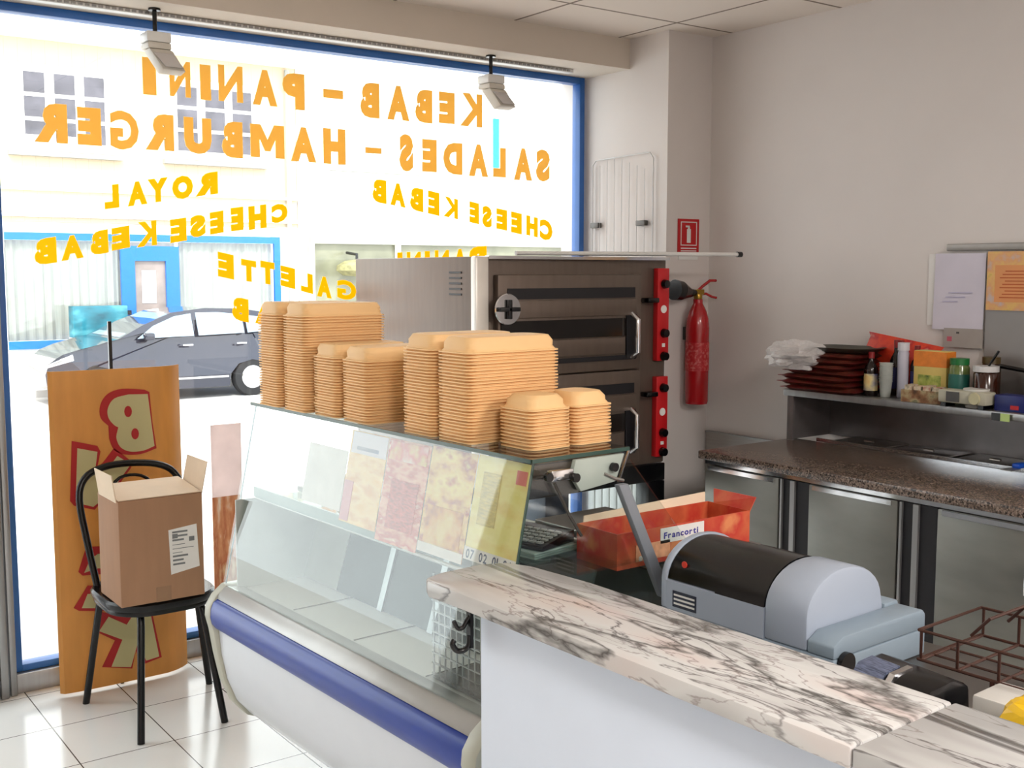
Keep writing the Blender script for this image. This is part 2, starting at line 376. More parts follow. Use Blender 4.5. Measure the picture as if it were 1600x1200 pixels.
# ================================================================== WINDOW LETTERING
LET = [
 ('ochre line reading KEBAB - PANINI along the top of the window glass', 'y', [('K', 2.864, 2.988, 2.216, 2.366), ('E', 2.75, 2.836, 2.22, 2.359), ('B', 2.626, 2.716, 2.214, 2.359), ('A', 2.483, 2.596, 2.215, 2.363), ('B', 2.351, 2.445, 2.214, 2.363), ('-', 2.176, 2.269, 2.28, 2.317), ('P', 1.991, 2.091, 2.219, 2.366), ('A', 1.86, 1.968, 2.224, 2.366), ('N', 1.718, 1.82, 2.226, 2.368), ('I', 1.643, 1.687, 2.224, 2.36), ('N', 1.521, 1.605, 2.227, 2.363), ('I', 1.418, 1.47, 2.224, 2.364)]),
 ('ochre line reading SALADES - HAMBURGER, second from the window top', 'y', [('S', 3.301, 3.387, 1.987, 2.139), ('A', 3.171, 3.278, 1.987, 2.137), ('L', 3.049, 3.123, 1.995, 2.131), ('A', 2.912, 3.02, 1.992, 2.138), ('D', 2.772, 2.877, 1.994, 2.137), ('E', 2.66, 2.738, 1.999, 2.143), ('S', 2.542, 2.614, 1.995, 2.157), ('-', 2.373, 2.452, 2.063, 2.088), ('H', 2.172, 2.277, 2.006, 2.155), ('A', 2.023, 2.139, 2.008, 2.15), ('M', 1.847, 1.995, 2.015, 2.148), ('B', 1.726, 1.814, 2.006, 2.149), ('U', 1.573, 1.684, 2.012, 2.153), ('R', 1.421, 1.533, 2.017, 2.155), ('G', 1.289, 1.397, 2.011, 2.156), ('E', 1.17, 1.257, 2.019, 2.157), ('R', 1.019, 1.136, 2.019, 2.161)]),
 ('bright yellow slanted word ROYAL on the left of the window', 'b', [('R', 1.611, 1.705, 1.845, 1.949), ('O', 1.519, 1.603, 1.828, 1.932), ('Y', 1.424, 1.503, 1.813, 1.917), ('A', 1.346, 1.421, 1.798, 1.901), ('L', 1.26, 1.314, 1.785, 1.882)]),
 ('bright yellow CHEESE KEBAB under ROYAL, sloping up to the right', 'b', [('C', 1.932, 2.003, 1.747, 1.838), ('H', 1.831, 1.909, 1.719, 1.827), ('E', 1.755, 1.809, 1.712, 1.814), ('E', 1.667, 1.725, 1.697, 1.796), ('S', 1.585, 1.65, 1.681, 1.781), ('E', 1.506, 1.572, 1.662, 1.764), ('K', 1.374, 1.453, 1.643, 1.75), ('E', 1.28, 1.349, 1.63, 1.728), ('B', 1.202, 1.268, 1.61, 1.712), ('A', 1.096, 1.176, 1.59, 1.693), ('B', 1.002, 1.08, 1.573, 1.68)]),
 ('bright yellow CHEESE KEBAB at the window right, sloping down to the right', 'b', [('C', 3.326, 3.405, 1.696, 1.81), ('H', 3.244, 3.314, 1.716, 1.823), ('E', 3.153, 3.217, 1.729, 1.838), ('E', 3.067, 3.13, 1.745, 1.85), ('S', 2.986, 3.041, 1.753, 1.862), ('E', 2.914, 2.968, 1.771, 1.877), ('K', 2.771, 2.851, 1.791, 1.895), ('E', 2.689, 2.75, 1.803, 1.917), ('B', 2.595, 2.665, 1.817, 1.931), ('A', 2.494, 2.572, 1.834, 1.946), ('B', 2.405, 2.475, 1.847, 1.958)]),
 ('bright yellow slanted word GALETTE above the far foam boxes', 'b', [('G', 2.227, 2.32, 1.424, 1.52), ('A', 2.131, 2.2, 1.436, 1.536), ('L', 2.057, 2.113, 1.456, 1.553), ('E', 1.965, 2.032, 1.478, 1.579), ('T', 1.878, 1.94, 1.495, 1.597), ('T', 1.795, 1.859, 1.506, 1.604), ('E', 1.696, 1.763, 1.519, 1.632)]),
 ('bright yellow word KEBAB under GALETTE, mostly behind the foam boxes', 'b', [('K', 2.131, 2.206, 1.278, 1.373), ('E', 2.054, 2.116, 1.289, 1.389), ('B', 1.956, 2.013, 1.303, 1.404), ('A', 1.849, 1.933, 1.322, 1.427), ('B', 1.751, 1.822, 1.343, 1.454)]),
 ('bright yellow word PANINI, only its tops showing above the oven', 'b', [('P', 2.913, 3.011, 1.55, 1.672), ('A', 2.821, 2.899, 1.55, 1.658), ('N', 2.724, 2.8, 1.55, 1.651), ('I', 2.67, 2.697, 1.55, 1.645), ('N', 2.576, 2.649, 1.55, 1.641), ('I', 2.526, 2.553, 1.55, 1.638)]),
]
for lab, k, ls in LET:
    b = B(); cx = ls[len(ls) // 2][1]; cz = ls[0][3]
    # slope of the line gives the shear of each letter
    for i, (ch, x0, x1, z0, z1) in enumerate(ls):
        a = ls[max(0, i - 1)]; c = ls[min(len(ls) - 1, i + 1)]
        sl = 0 if k == 'y' else ((c[3] + c[4]) - (a[3] + a[4])) / 2 / ((c[1] + c[2] - a[1] - a[2]) / 2)
        hh = (z1 - z0) - abs(sl) * (x1 - x0)
        zc = (z0 + z1) / 2; xc = (x0 + x1) / 2
        for yy in (4.3235, 4.3247):
            put_glyph(b, ch, lambda u, v: (x1 - u * (x1 - x0) - cx, yy - 4.32, zc + (v - .5) * hh + sl * (x1 - u * (x1 - x0) - xc) - cz), .0 if ch == 'M' else .045 if ch in 'NKG' else .08)
    tag(b.build('window_lettering', M_yel if k == 'y' else M_yel2, loc=(cx, 4.32, cz)), lab, 'window lettering', 'lettering on the shop window')

# ================================================================== OUTSIDE
ZS = -.48
B0 = B().box(-8, 40, 4.5, 24, ZS - .2, ZS); o = B0.build('street', M_asphalt); struct(o)
b = B().box(-8, 40, 4.5, 6.2, ZS, -.03); struct(b.build('pavement', M_asphalt))
b = B().box(-8, 40, 19.0, 20.5, ZS, ZS + .12); struct(b.build('pavement', M_asphalt))
YF = 20.5
fac = thing('row_house', 'cream brick terraced house front across the street, blue shop below', 'building', (0, YF, ZS))
Z0 = -ZS
wb = B()
wb.box(-2, 9.7, 0, .4, 2.42 + Z0, 5.5 + Z0).build('brick_wall', M_brick, fac)
b = B().box(-2, 9.7, 0.02, .4, 0, .22 + Z0).box(9.3, 9.7, -.0, .4, .2 + Z0, 2.42 + Z0).box(-2, 4.27, 0, .4, .22 + Z0, 2.42 + Z0)
b.build('plinth', M_render, fac)
b = B().box(-2, 9.7, -.06, 0, 2.5 + Z0, 2.56 + Z0).box(-2, 9.7, -.05, 0, 2.95 + Z0, 3.0 + Z0)
b.build('string_course', M_render, fac)
B().box(-2, 9.7, -.35, 0, 5.5 + Z0, 5.62 + Z0).build('gutter', M_render, fac)
b = B().hexa([(-2, -.35, 5.62 + Z0), (9.7, -.35, 5.62 + Z0), (9.7, 5, 5.7 + Z0), (-2, 5, 5.7 + Z0), (-2, -.3, 5.68 + Z0), (9.7, -.3, 5.68 + Z0), (9.7, 5, 8.6 + Z0), (-2, 5, 8.6 + Z0)])
b.build('roof', M_render, fac)
b = B().tube([(9.5, -.08, 5.45 + Z0), (9.5, -.08, 3.1 + Z0), (9.5, -.08, .1)], .045); b.build('downpipe', M_curtain, fac, smooth=True)
fac2 = thing('row_house', 'white rendered house across the street, on the right beyond the downpipe', 'building', (9.72, YF, ZS))
B().box(0, 12, 0, .4, 2.42 + Z0, 5.62 + Z0).box(0, .2, 0, .4, 0, 2.42 + Z0).box(7, 12, 0, .4, 0, 2.42 + Z0).build('wall', M_render, fac2)
B().box(0, 12, -.3, 0, 5.6 + Z0, 5.75 + Z0).build('gutter', M_render, fac2)
B().box(0, 12, -.05, -.001, 5.1 + Z0, 5.2 + Z0).build('cornice', M_render, fac2)
def street_window(px, wx0, wx1, wz0, wz1, cols, rows, parent, ml=M_extglass, x0=0, name='window'):
    X0, X1, Zb, Zt = wx0 - x0, wx1 - x0, wz0 + Z0, wz1 + Z0
    w = B().box(X0 - .12, X1 + .12, -.03, -.001, Zb - .12, Zt + .10)
    w = w.build(name, M_render, parent)
    g = B(); W_, H_ = (X1 - X0) / cols, (Zt - Zb) / rows
    for c in range(cols):
        for r in range(rows):
            g.box(X0 + c * W_ + .08, X0 + (c + 1) * W_ - .08, -.045, -.031, Zb + r * H_ + .035, Zb + (r + 1) * H_ - .035)
    g.build('pane', ml, w)
    B().box(X0 - .2, X1 + .2, -.14, -.001, Zb - .22, Zb - .14).build('sill', M_curtain, w)
street_window(0, 4.6, 6.1, 3.75, 4.98, 3, 3, fac)
street_window(0, 7.25, 8.85, 3.75, 4.98, 3, 3, fac)
M_lace = mat('lace_behind_glass', (.66, .70, .74), .4, noise=.25, scale=3, stretch=(5, 1, 1))
street_window(0, 10.6, 12.4, 3.80, 4.60, 4, 1, fac2, M_lace, 9.72)
street_window(0, 14.3, 15.5, 3.80, 4.9, 2, 1, fac2, M_render, 9.72)
M_cyan = mat('cyan_paint', (.10, .72, .75), .5)
B().box(14.42 - 9.72, 14.56 - 9.72, -.09, -.046, 3.85 + Z0, 4.92 + Z0).build('shutter_strip', M_cyan, fac2)
# blue shopfront
X = lambda v: v
b = B().box(X(4.27), X(9.3), -.06, 0, 2.1 + Z0, 2.23 + Z0).box(X(4.27), X(6.2), -.06, 0, .22 + Z0, .36 + Z0).box(X(9.17), X(9.3), -.06, 0, .2 + Z0, 2.1 + Z0)
b.box(X(7.28), X(9.17), -.06, 0, .22 + Z0, .36 + Z0)
sf = b.build('shopfront', M_shopblue, fac); sf['label'] = 'bright blue shopfront frame'
b = B()
for a, c in ((4.28, 6.18), (7.3, 9.16)):
    n = 60; ring = lambda yy: [(X(a + (c - a) * i / n), yy + .02 * math.sin(i * 1.3) * (1 + .4 * math.sin(i * .37)), z) for i in range(n + 1) for z in (0,)]
    rows = []
    for z in (.36 + Z0, 2.1 + Z0):
        rows.append([(p[0], p[1], z) for p in ring(.06)])
    o_ = len(b.v); b.loft(rows, cap=False, closed=False)
b.build('curtain', M_curtain, sf)
b = B().box(X(4.28), X(6.18), -.01, 0, .36 + Z0, 2.1 + Z0).box(X(7.3), X(9.16), -.01, 0, .36 + Z0, 2.1 + Z0)
b.build('pane', M_glass, sf)
B().box(X(6.18), X(7.28), .2, .25, .05 + Z0, 2.1 + Z0).build('back_panel', M_curtain, sf)
D = lambda v: v
b = B().box(D(6.2), D(6.45), -.07, -.01, .02 + Z0 - .3, 2.02 + Z0).box(D(7.02), D(7.27), -.07, -.01, .02 + Z0 - .3, 2.02 + Z0).box(D(6.45), D(7.02), -.07, -.01, 1.75 + Z0, 2.02 + Z0).box(D(6.45), D(7.02), -.07, -.01, -.28 + Z0, .45 + Z0)
dr = b.build('shop_door', M_shopblue, fac); dr['label'] = 'blue glazed shop door with a white notice'
B().box(D(6.45), D(7.02), -.02, -.01, .45 + Z0, 1.75 + Z0).build('door_glass', mat('street_door_glass', (.55, .50, .48), .2, noise=.2, scale=4), dr)
B().box(D(6.58), D(6.84), -.032, -.022, .98 + Z0, 1.58 + Z0).build('notice', M_paper, dr)
B().box(D(6.27), D(6.35), -.11, -.072, .78 + Z0, .86 + Z0).build('handle', M_chrome, dr)
t = thing('advert_box', 'teal advertising trough on legs outside the blue shop', 'advert box', (5.2, 19.9, ZS + .12))
teal = patches('teal_print', [(.05, .30, .36), (.10, .45, .52), (.40, .70, .74)], (1, 1, 2.5), 1.6)
B().box(0, .93, 0, .3, .78, 1.32).build('panel', teal, t, bevel=.01)
B().box(0, .93, -.005, .3, .66, .775).build('lower_strip', M_white, t)
for lx in (.03, .86): B().box(lx, lx + .04, .05, .1, .0, .66).build('leg', M_black, t)
# shopfront on the right, dark with a grey sign band
X2 = .23
sf2 = B().box(X2, 6.9, -.08, -.001, 2.12 + Z0, 2.26 + Z0).build('fascia', mat('fascia_grey', (.66, .66, .60), .6), fac2)
B().box(.2, 7.0, .02, .05, .05 + Z0, 2.12 + Z0).build('pane', mat('olive_shop_glass', (.50, .50, .42), .2, noise=.5, scale=.8), sf2)
b = B().box(X2 - .02, X2 + .08, -.08, 0, 0, 2.12 + Z0).box(2.2, 2.3, -.08, 0, 0, 2.12 + Z0).box(6.8, 6.9, -.08, 0, 0, 2.12 + Z0)
b.build('posts', M_render, sf2)
lan = thing('street_awning', 'rolled olive awning lamp beside the grey fascia across the street', 'awning', (10.75, YF - .5, 1.6))
B().lathe([(0.02, -.14), (.28, -.12), (.42, -.02), (.40, .08), (.25, .17), (.02, .2)], n=20).build('shade', mat('olive_shade', (.55, .53, .36), .5, noise=.3), lan, smooth=True)
B().tube([(0, 0, .18), (0, 0, .3), (0, .42, .34)], .03).build('arm', M_black, lan)

# ---- parked car
car = thing('car', 'dark blue hatchback parked across the street, nose to the left', 'car', (4.12, 17.3, ZS))
def cy(z, t=0): return t
prof = [(0.02, .28), (.0, .50), (.05, .66), (.25, .80), (.75, .93), (1.05, 1.0), (1.50, 1.22), (1.95, 1.39), (2.5, 1.45), (3.1, 1.43), (3.75, 1.33), (4.05, 1.12), (4.18, .85), (4.2, .45), (4.15, .25), (3.62, .20), (3.6, .38), (3.46, .54), (3.22, .60), (2.98, .54), (2.84, .38), (2.82, .18), (1.12, .18), (1.1, .38), (.97, .54), (.74, .60), (.5, .54), (.36, .38), (.34, .22)]
def inset(x, z, k):
    # narrow the shape towards roof
    y = .0 if z < .95 else (z - .95) * .42
    return y
b = B()
belt = .95
tp = lambda x: max(0, 1 - x / .7) ** 1.6
prof = [q for k in range(len(prof)) for q in ([prof[k]] if not (2 <= k <= 4) else [prof[k], ((prof[k][0] + prof[k + 1][0]) / 2, (prof[k][1] + prof[k + 1][1]) / 2 + .008)])]
ringL = [(x, inset(x, z, 0) + .12 * tp(x), z) for x, z in prof]; ringR = [(x, 1.72 - inset(x, z, 0) - .45 * tp(x), z) for x, z in prof]
b.loft([ringL, ringR])
b.build('body', M_carpaint, car, smooth=False)
sgl = mat('car_window_glass', (.55, .62, .68), .05, noise=.2, scale=2)
def cw(pts, nm='window'):
    bb = B(); bb.loft([[(x, inset(x, z, 0) - .012, z) for x, z in pts], [(x, inset(x, z, 0) + .01, z) for x, z in pts]]); return bb.build(nm, sgl, car)
cw([(1.35, 1.0), (2.25, 1.02), (2.25, 1.37), (1.98, 1.33), (1.62, 1.19)])
cw([(2.33, 1.02), (3.10, 1.04), (3.10, 1.34), (2.7, 1.38), (2.33, 1.38)])
cw([(3.16, 1.04), (3.62, 1.07), (3.55, 1.27), (3.16, 1.33)])
b = B(); b.hexa([(1.1, .14, 1.03), (1.1, 1.58, 1.03), (1.14, 1.58, 1.00), (1.14, .14, 1.00), (1.88, .22, 1.375), (1.88, 1.5, 1.375), (1.9, 1.5, 1.35), (1.9, .22, 1.35)])
b.build('windscreen', sgl, car)
for i, wx in enumerate((.74, 3.22)):
    w = B().lathe([(.20, .0), (.30, .01), (.315, .04), (.315, .17), (.30, .2), (.05, .2)], n=28, axis='Y', c=(wx, .0, .31)).build('wheel', M_tyre, car, smooth=True)
    B().lathe([(.02, -.012), (.18, -.006), (.205, .012), (.02, .02)], n=28, axis='Y', c=(wx, .0, .31)).build('hub_cap', M_chrome, w, smooth=True)
for hx in (2.05, 2.95): B().box(hx, hx + .17, -.022, -.001, .86, .89).build('door_handle', M_chrome, car, bevel=.008)
B().box(1.42, 1.58, -.14, .0, .98, 1.09).build('wing_mirror', M_carpaint, car, bevel=.03)
B().box(1.15, 2.8, -.012, -.001, .33, .36).build('side_strip', M_chrome, car)
B().hexa([(.03, .09, .60), (.40, .03, .70), (.40, .2, .70), (.03, .22, .60), (.06, .09, .665), (.38, .03, .80), (.38, .2, .80), (.06, .22, .665)]).build('headlamp', M_chrome, car, bevel=.01)

# ================================================================== FLOODLIGHTS OVER THE WINDOW
def spot(x, lab):
    t = thing('spotlight', lab, 'spotlight', (x, 4.10, 2.497), group='spotlights above the window')
    B().cyl((0, 0, 0), (0, 0, -.008), .022).cyl((0, 0, -.008), (0, 0, -.085), .008).build('stem', M_black, t, smooth=True)
    B().box(-.045, .045, -.045, .04, -.125, -.088).build('driver_box', M_white, t, bevel=.006)
    b = B().hexa([(-.043, -.05, -.15), (.043, -.05, -.15), (.05, .045, -.145), (-.04, .045, -.145), (-.043, -.05, -.126), (.043, -.05, -.126), (.043, .04, -.126), (-.043, .04, -.126)])
    b.hexa([(.0, -.075, -.225), (.085, -.075, -.225), (.085, -.02, -.235), (.0, -.02, -.235), (-.04, -.05, -.15), (.045, -.05, -.15), (.045, .02, -.15), (-.04, .02, -.15)])
    b.build('lamp_head', mat('pale_lamp_body', (.80, .78, .74), .45), t, bevel=.006)
    B().hexa([(.008, -.080, -.215), (.075, -.080, -.215), (.075, -.0765, -.215), (.008, -.0765, -.215), (-.028, -.058, -.165), (.04, -.058, -.165), (.04, -.0545, -.165), (-.028, -.0545, -.165)]).build('lens', M_chrome, t)
    return t
spot(1.395, 'white spotlight on a black stem above the left end of the lettering')
spot(2.88, 'white spotlight on a black stem in front of the K of KEBAB')

# ================================================================== WIRE RACK on the lit side of the pillar
t = thing('wire_rack', 'white wire grid hooked on the lit wall beside the window', 'wire rack', (3.585, 4.02, 1.6))
b = B()
for i in range(9):
    y = -.21 + i * .053; top = .50 - .018 * abs(i - 5) - (.0 if i < 8 else .03)
    b.tube([(0, y, -.25), (0, y, top)], .0017, 8)
b.tube([(0, .215, -.25), (0, .215, .47), (0, .19, .49), (0, -.19, .50), (0, -.215, .47), (0, -.215, -.25)], .003, 8)
b.build('wires', mat('white_wire', (.80, .80, .80), .35, noise=.02), t, smooth=True)
for y in (-.14, .19): B().box(-.012, .012, y - .03, y + .03, .165, .19).build('clip', M_steel_dark, t, bevel=.003)

# ================================================================== FIRE EXTINGUISHER + SIGN
t = thing('fire_extinguisher_sign', 'small red and white fire extinguisher sign on the pillar', 'sign', (3.738, 3.725, 1.70))
B().box(-.068, .068, 0, .0045, -.06, .095).build('plate', M_red, t)
b = B()
b.box(-.052, .052, -.002, -.0005, .078, .082).box(-.052, .052, -.002, -.0005, -.028, -.024).box(-.052, -.048, -.002, -.0005, -.028, .082).box(.048, .052, -.002, -.0005, -.028, .082)
b.box(-.012, .012, -.002, -.0005, -.015, .048).box(-.006, .006, -.002, -.0005, .048, .06).box(-.02, .004, -.002, -.0005, .056, .064)
for k in range(2): b.box(-.05, .05, -.002, -.0005, -.043 - k * .012, -.038 - k * .012)
b.build('pictogram', M_white, t)
B().box(-.062, .062, 0, .0045, -.093, -.064).build('lower_label', M_white, t)
t = thing('fire_extinguisher', 'slim red fire extinguisher with a black horn hung on the pillar', 'fire extinguisher', (3.735, 3.655, .935))
B().lathe([(.03, 0), (.050, .005), (.054, .02), (.054, .36), (.050, .40), (.040, .435), (.03, .455), (.022, .47), (.022, .49)], n=32).build('cylinder', M_redp, t, smooth=True)
B().lathe([(.0547, 0), (.0551, .001), (.0551, .13), (.0547, .131)], n=32, c=(0, 0, .16)).build('printed_band', patches('ext_print', [(.66, .06, .09), (.70, .14, .16), (.78, .40, .38)], (1, 1, 1), 70, detail=1), t)
b = B().cyl((0, 0, .49), (0, 0, .515), .02).box(-.02, .03, -.012, .012, .51, .535)
b.build('valve', mat('brass_valve', (.66, .52, .22), .3, .8), t, bevel=.003)
b = B().tube([(.0, 0, .53), (.03, 0, .55), (.075, 0, .575), (.115, 0, .575)], .007).tube([(.0, 0, .51), (.05, 0, .515), (.09, 0, .50), (.12, 0, .495)], .006)
b.build('lever', M_redp, t, smooth=True)
B().cyl((-.02, 0, .52), (-.06, -.005, .52), .014, .022).cyl((-.06, -.005, .52), (-.125, -.01, .53), .022, .045).cyl((-.125, -.01, .53), (-.165, -.012, .535), .045, .047).build('horn', M_black, t, smooth=True)
B().box(-.02, .02, .06, .075, .30, .36).build('wall_bracket', M_steel_dark, t)

# ================================================================== PIZZA OVEN AND STAND
OX, OY, OZ = 2.25, 3.30, .765
ov = thing('pizza_oven', 'double deck stainless steel pizza oven with red control strip', 'oven', (OX, OY, OZ))
OW, OD, OH = .955, .90, .84
B().box(0, OW, 0.02, OD, 0, OH).build('body', M_steel_warm, ov, bevel=.004)
B().box(-.004, .055, -.006, .03, .0, OH + .002).build('corner_post', mat('pale_steel_post', (.88, .86, .83), .3, .2), ov, bevel=.008)
B().box(.055, OW, -.004, .019, OH - .008, OH + .004).build('top_glare_lip', M_chrome, ov)  # bright strip added to stand for the glare along the oven's top edge
def ox(px, py):  # helper : picture measurements converted by hand into oven coordinates (metres)
    return px
# door panels
for k, z in enumerate((.40, .02)):
    d = B().box(.09, .79, -.012, .019, z, z + .375).build('door', M_steel_warm, ov, bevel=.004)
    B().box(.13, .755, -.016, -.0125, z + .285, z + .325).build('vent_slot', M_rubber, d)
    B().box(.10, .71, -.018, -.0125, z + .135, z + .205).build('oven_window', M_glassdark, d)
    B().box(.12, .76, -.022, -.0125, z + .215, z + .28).build('upper_rail', M_steel_warm, d, bevel=.003)
    B().box(.12, .70, -.022, -.0125, z + .065, z + .13).build('lower_rail', M_steel_warm, d, bevel=.003)
    B().box(.12, .76, -.018, -.0125, z + .04, z + .058).build('seam', M_rubber, d)
    b = B().tube([(.735, -.02, z + .05), (.735, -.055, z + .07), (.735, -.055, z + .20), (.735, -.02, z + .22)], .011, 10)
    b.build('handle', M_chrome, d, smooth=True)
    B().box(.708, .762, -.02, -.0125, z + .045, z + .225).build('handle_plate', M_rubber, d)
    b = B().lathe([(.0, -.0), (.055, -.0), (.058, .004), (.055, .010), (.0, .012)], n=28, axis='Y', c=(.12, -.034, z + .25))
    b.build('latch_rosette', M_chrome, d, smooth=True)
    B().box(.075, .165, -.05, -.035, z + .242, z + .258).box(.112, .128, -.05, -.035, z + .215, z + .285).build('latch_grip', M_rubber, d, bevel=.003)
    B().box(.815, .875, -.03, .015, z + .262, z + .282).build('side_latch', M_black, ov, bevel=.004)
for k, (z0, z1) in enumerate(((.425, .80), (.03, .36))):
    p = B().box(.885, .948, -.008, .019, z0, z1).build('control_panel', M_red, ov, bevel=.002)
    h = z1 - z0
    for f in ((.83, .30, .05) if k == 0 else (.86, .30, .06)):
        B().lathe([(.0, 0), (.016, 0), (.019, .018), (.0, .02)][::-1], n=20, axis='Y', c=(.917, -.03, z0 + f * h)).build('knob', M_black, p, smooth=True)
    b = B()
    b.lathe([(.013, 0), (.016, 0), (.016, .002), (.013, .002)], n=20, axis='Y', c=(.917, -.011, z0 + .56 * h))
    b.build('dial_ring', M_white, p)
    B().box(.91, .926, -.0105, -.0085, z0 + .15 * h, z0 + .19 * h).build('indicator_lamp', M_white, p)
b = B()
for i in range(5): b.box(-.0035, -.001, .09, .17, OH - .14 + i * .02, OH - .133 + i * .02)
b.build('side_vent', M_rubber, ov)
t = thing('oven_stand', 'black square tube stand carrying the pizza oven', 'stand', (OX, OY, 0))
b = B().box(0, OW, .01, .07, .69, .763).box(0, OW, OD - .06, OD, .69, .763).box(0, .06, .07, OD - .06, .69, .763).box(OW - .06, OW, .07, OD - .06, .69, .763)
b.build('top_frame', M_black, t, bevel=.004)
for lx, ly in ((0, .01), (OW - .09, .01), (0, OD - .09), (OW - .09, OD - .09)):
    B().box(lx, lx + .09, ly, ly + .08, 0, .689).build('leg', M_black, t, bevel=.004)
t = thing('metal_rod', 'thin white metal rod with a black cap lying across the oven top', 'rod', (2.45, 3.33, OZ + OH + .014))
B().cyl((0, 0, 0), (1.175, -.01, .006), .0085).build('tube', M_white, t, smooth=True)
B().cyl((1.175, -.01, .006), (1.20, -.01, .006), .012).build('end_cap', M_black, t, smooth=True)
t = thing('storage_box', 'dark blue grey box standing behind the oven stand near the window', 'box', (3.02, 3.88, 0))
B().box(0, .14, 0, .2, 0, .60).build('body', mat('slate_blue_box', (.22, .26, .33), .5, noise=.2), t, bevel=.01)
B().box(-.004, .144, -.004, .204, .601, .63).build('lid', M_black, t, bevel=.006)

# ================================================================== GRANITE TOPPED FRIDGE COUNTER (right wall)
GC = thing('fridge_counter', 'stainless refrigerated counter with granite worktop along the right wall', 'counter', (3.10, 2.96, 0))
Lc = 2.9
B().box(.05, .76, -Lc, .04, .08, .828).build('body', M_steel_dark, GC)
B().box(0, .56, -Lc, .06, .83, .862).build('granite_top', M_granite, GC, bevel=.004)
B().box(.02, .04, -Lc, .04, .812, .8285).build('top_trim', M_chrome, GC)
# doors between dark posts
dx = -.02
ys = [(.04, -.325), (-.46, -.82), (-.965, -1.30), (-1.42, -1.78)]
for i, (a, c) in enumerate(ys):
    dd = B().box(0.02, .048, c, a, .30, .808).build('door', M_fridge, GC, bevel=.004)
    B().box(.012, .019, c + .02, a - .02, .79, .806).build('door_handle', M_chrome, dd)
    if i == 2:
        B().box(.0, .018, c + .01, c + .035, .60, .70).build('lock', M_chrome, dd, bevel=.004)
for a, c in ((-.328, -.457), (-.823, -.962), (-1.303, -1.417)):
    m_ = (a + c) / 2
    B().box(.026, .049, c, a, .28, .808).build('post', M_rubber, GC)
    b = B().box(.015, .0255, m_ - .008, m_ + .012, .28, .808).box(.015, .0255, a - .016, a - .008, .28, .808)
    b.build('post_trim', M_alu, GC)
B().box(.02, .048, -Lc, -.02, .10, .277).build('plinth', M_steel_dark, GC)
# raised shelf (sneeze guard) over the topping pans
b = B().box(.50, .765, .035, .045, .8625, 1.045).box(.765, .778, -Lc, .045, .862, 1.045).box(.50, .51, .015, .034, .8625, 1.045)
b.build('guard', mat('guard_steel', (.50, .48, .48), .3, .5, noise=.2, scale=5), GC)
B().box(.485, .778, -Lc, .055, 1.046, 1.072).build('guard_shelf', M_alu, GC, bevel=.003)
b = B().box(.558, .566, -Lc, -.06, .8625, .876)
b.build('pan_rim', M_chrome, GC)
for i in range(7):
    y = -.12 - i * .27
    p = B().box(.575, .755, y - .24, y, .8625, .872).build('pan_lid', M_chrome if i % 2 else M_steel, GC, bevel=.004)
    B().cyl((.66, y - .10, .873), (.66, y - .14, .873), .006).build('lid_grip', M_steel, p)
t = thing('scraper', 'small bright blue handled scraper on the pans of the back counter', 'scraper', (3.64, 2.02, .879))
B().box(-.03, .03, -.015, .015, 0, .018).build('handle', mat('bright_blue', (.08, .30, .72), .35), t, bevel=.006)
B().box(-.09, -.031, -.02, .02, 0, .003).build('blade', M_steel, t)
t = thing('steel_sheet', 'low stainless steel sheet standing against the wall in the far corner', 'steel sheet', (3.865, 3.24, 0))
B().box(-.006, .006, -.20, .47, 0, .79).build('sheet', M_steel, t)
B().box(-.010, .008, -.20, .47, .7905, .797).build('folded_edge', M_alu, t)

# ================================================================== SHELF CONTENTS (z of shelf)
SZ = 1.0725
def stand(name, lab, cat, x, y, rz=0, z=SZ, group=None): return thing(name, lab, cat, (x, y, z), rz, group)
M_pack = patches('brown_red_pack', [(.24, .10, .10), (.42, .13, .12), (.33, .18, .14), (.50, .24, .18)], (1, 1, 4), 14, .35)
k = 0
for i in range(7):
    ox_, oy_ = random.uniform(-.012, .012), random.uniform(-.02, .02)
    rr = random.uniform(-.10, .10)
    words = ['lowest', 'second lowest', 'third from the bottom', 'middle', 'third from the top', 'second from the top', 'topmost'][i]
    t = stand('frozen_pack', 'flat brown red food pack, %s of the stack on the back shelf' % words, 'food pack', 3.71 + ox_, 2.86 + oy_, rr, SZ + i * .0225, 'stack of brown red packs')
    b = B(); n = 9; top, bot = [], []
    hx, hy = .13, .165
    for ring, zz in ((1.0, .004), (.93, .0005), (.5, 0.0)): pass
    rings = []
    for s_, zz in ((.90, 0.0), (1.0, .0095), (1.03, .0105), (1.0, .0120), (.88, .0205), (.5, .0220)):
        rings.append([(u * s_ + .003 * math.sin(i * 3 + q * 1.7), v * s_ + .004 * math.cos(i * 2 + q * 2.1), zz) for q, (u, v) in enumerate(rrect(-hx, hx, -hy, hy, .03, 4))])
    b.loft(rings); b.build('pouch', M_pack, t, smooth=True)
    B().box(-.12, .12, hy - .001, hy + .022, .009, .011).build('sealed_edge', mat('seal_red', (.55, .12, .12), .3), t)
t = stand('serving_tray', 'dark oval tray lying on top of the brown red packs', 'tray', 3.70, 2.80, .1, SZ + .160)
B().loft([[(u, v, z) for u, v in rrect(-.11 * s, .11 * s, -.15 * s, .15 * s, .09 * s, 6)] for s, z in ((.8, 0), (1.0, .018), (1.03, .02), (.98, .019), (.8, .004))]).build('tray', mat('dark_tray', (.25, .25, .22), .35, noise=.2), t, smooth=True)
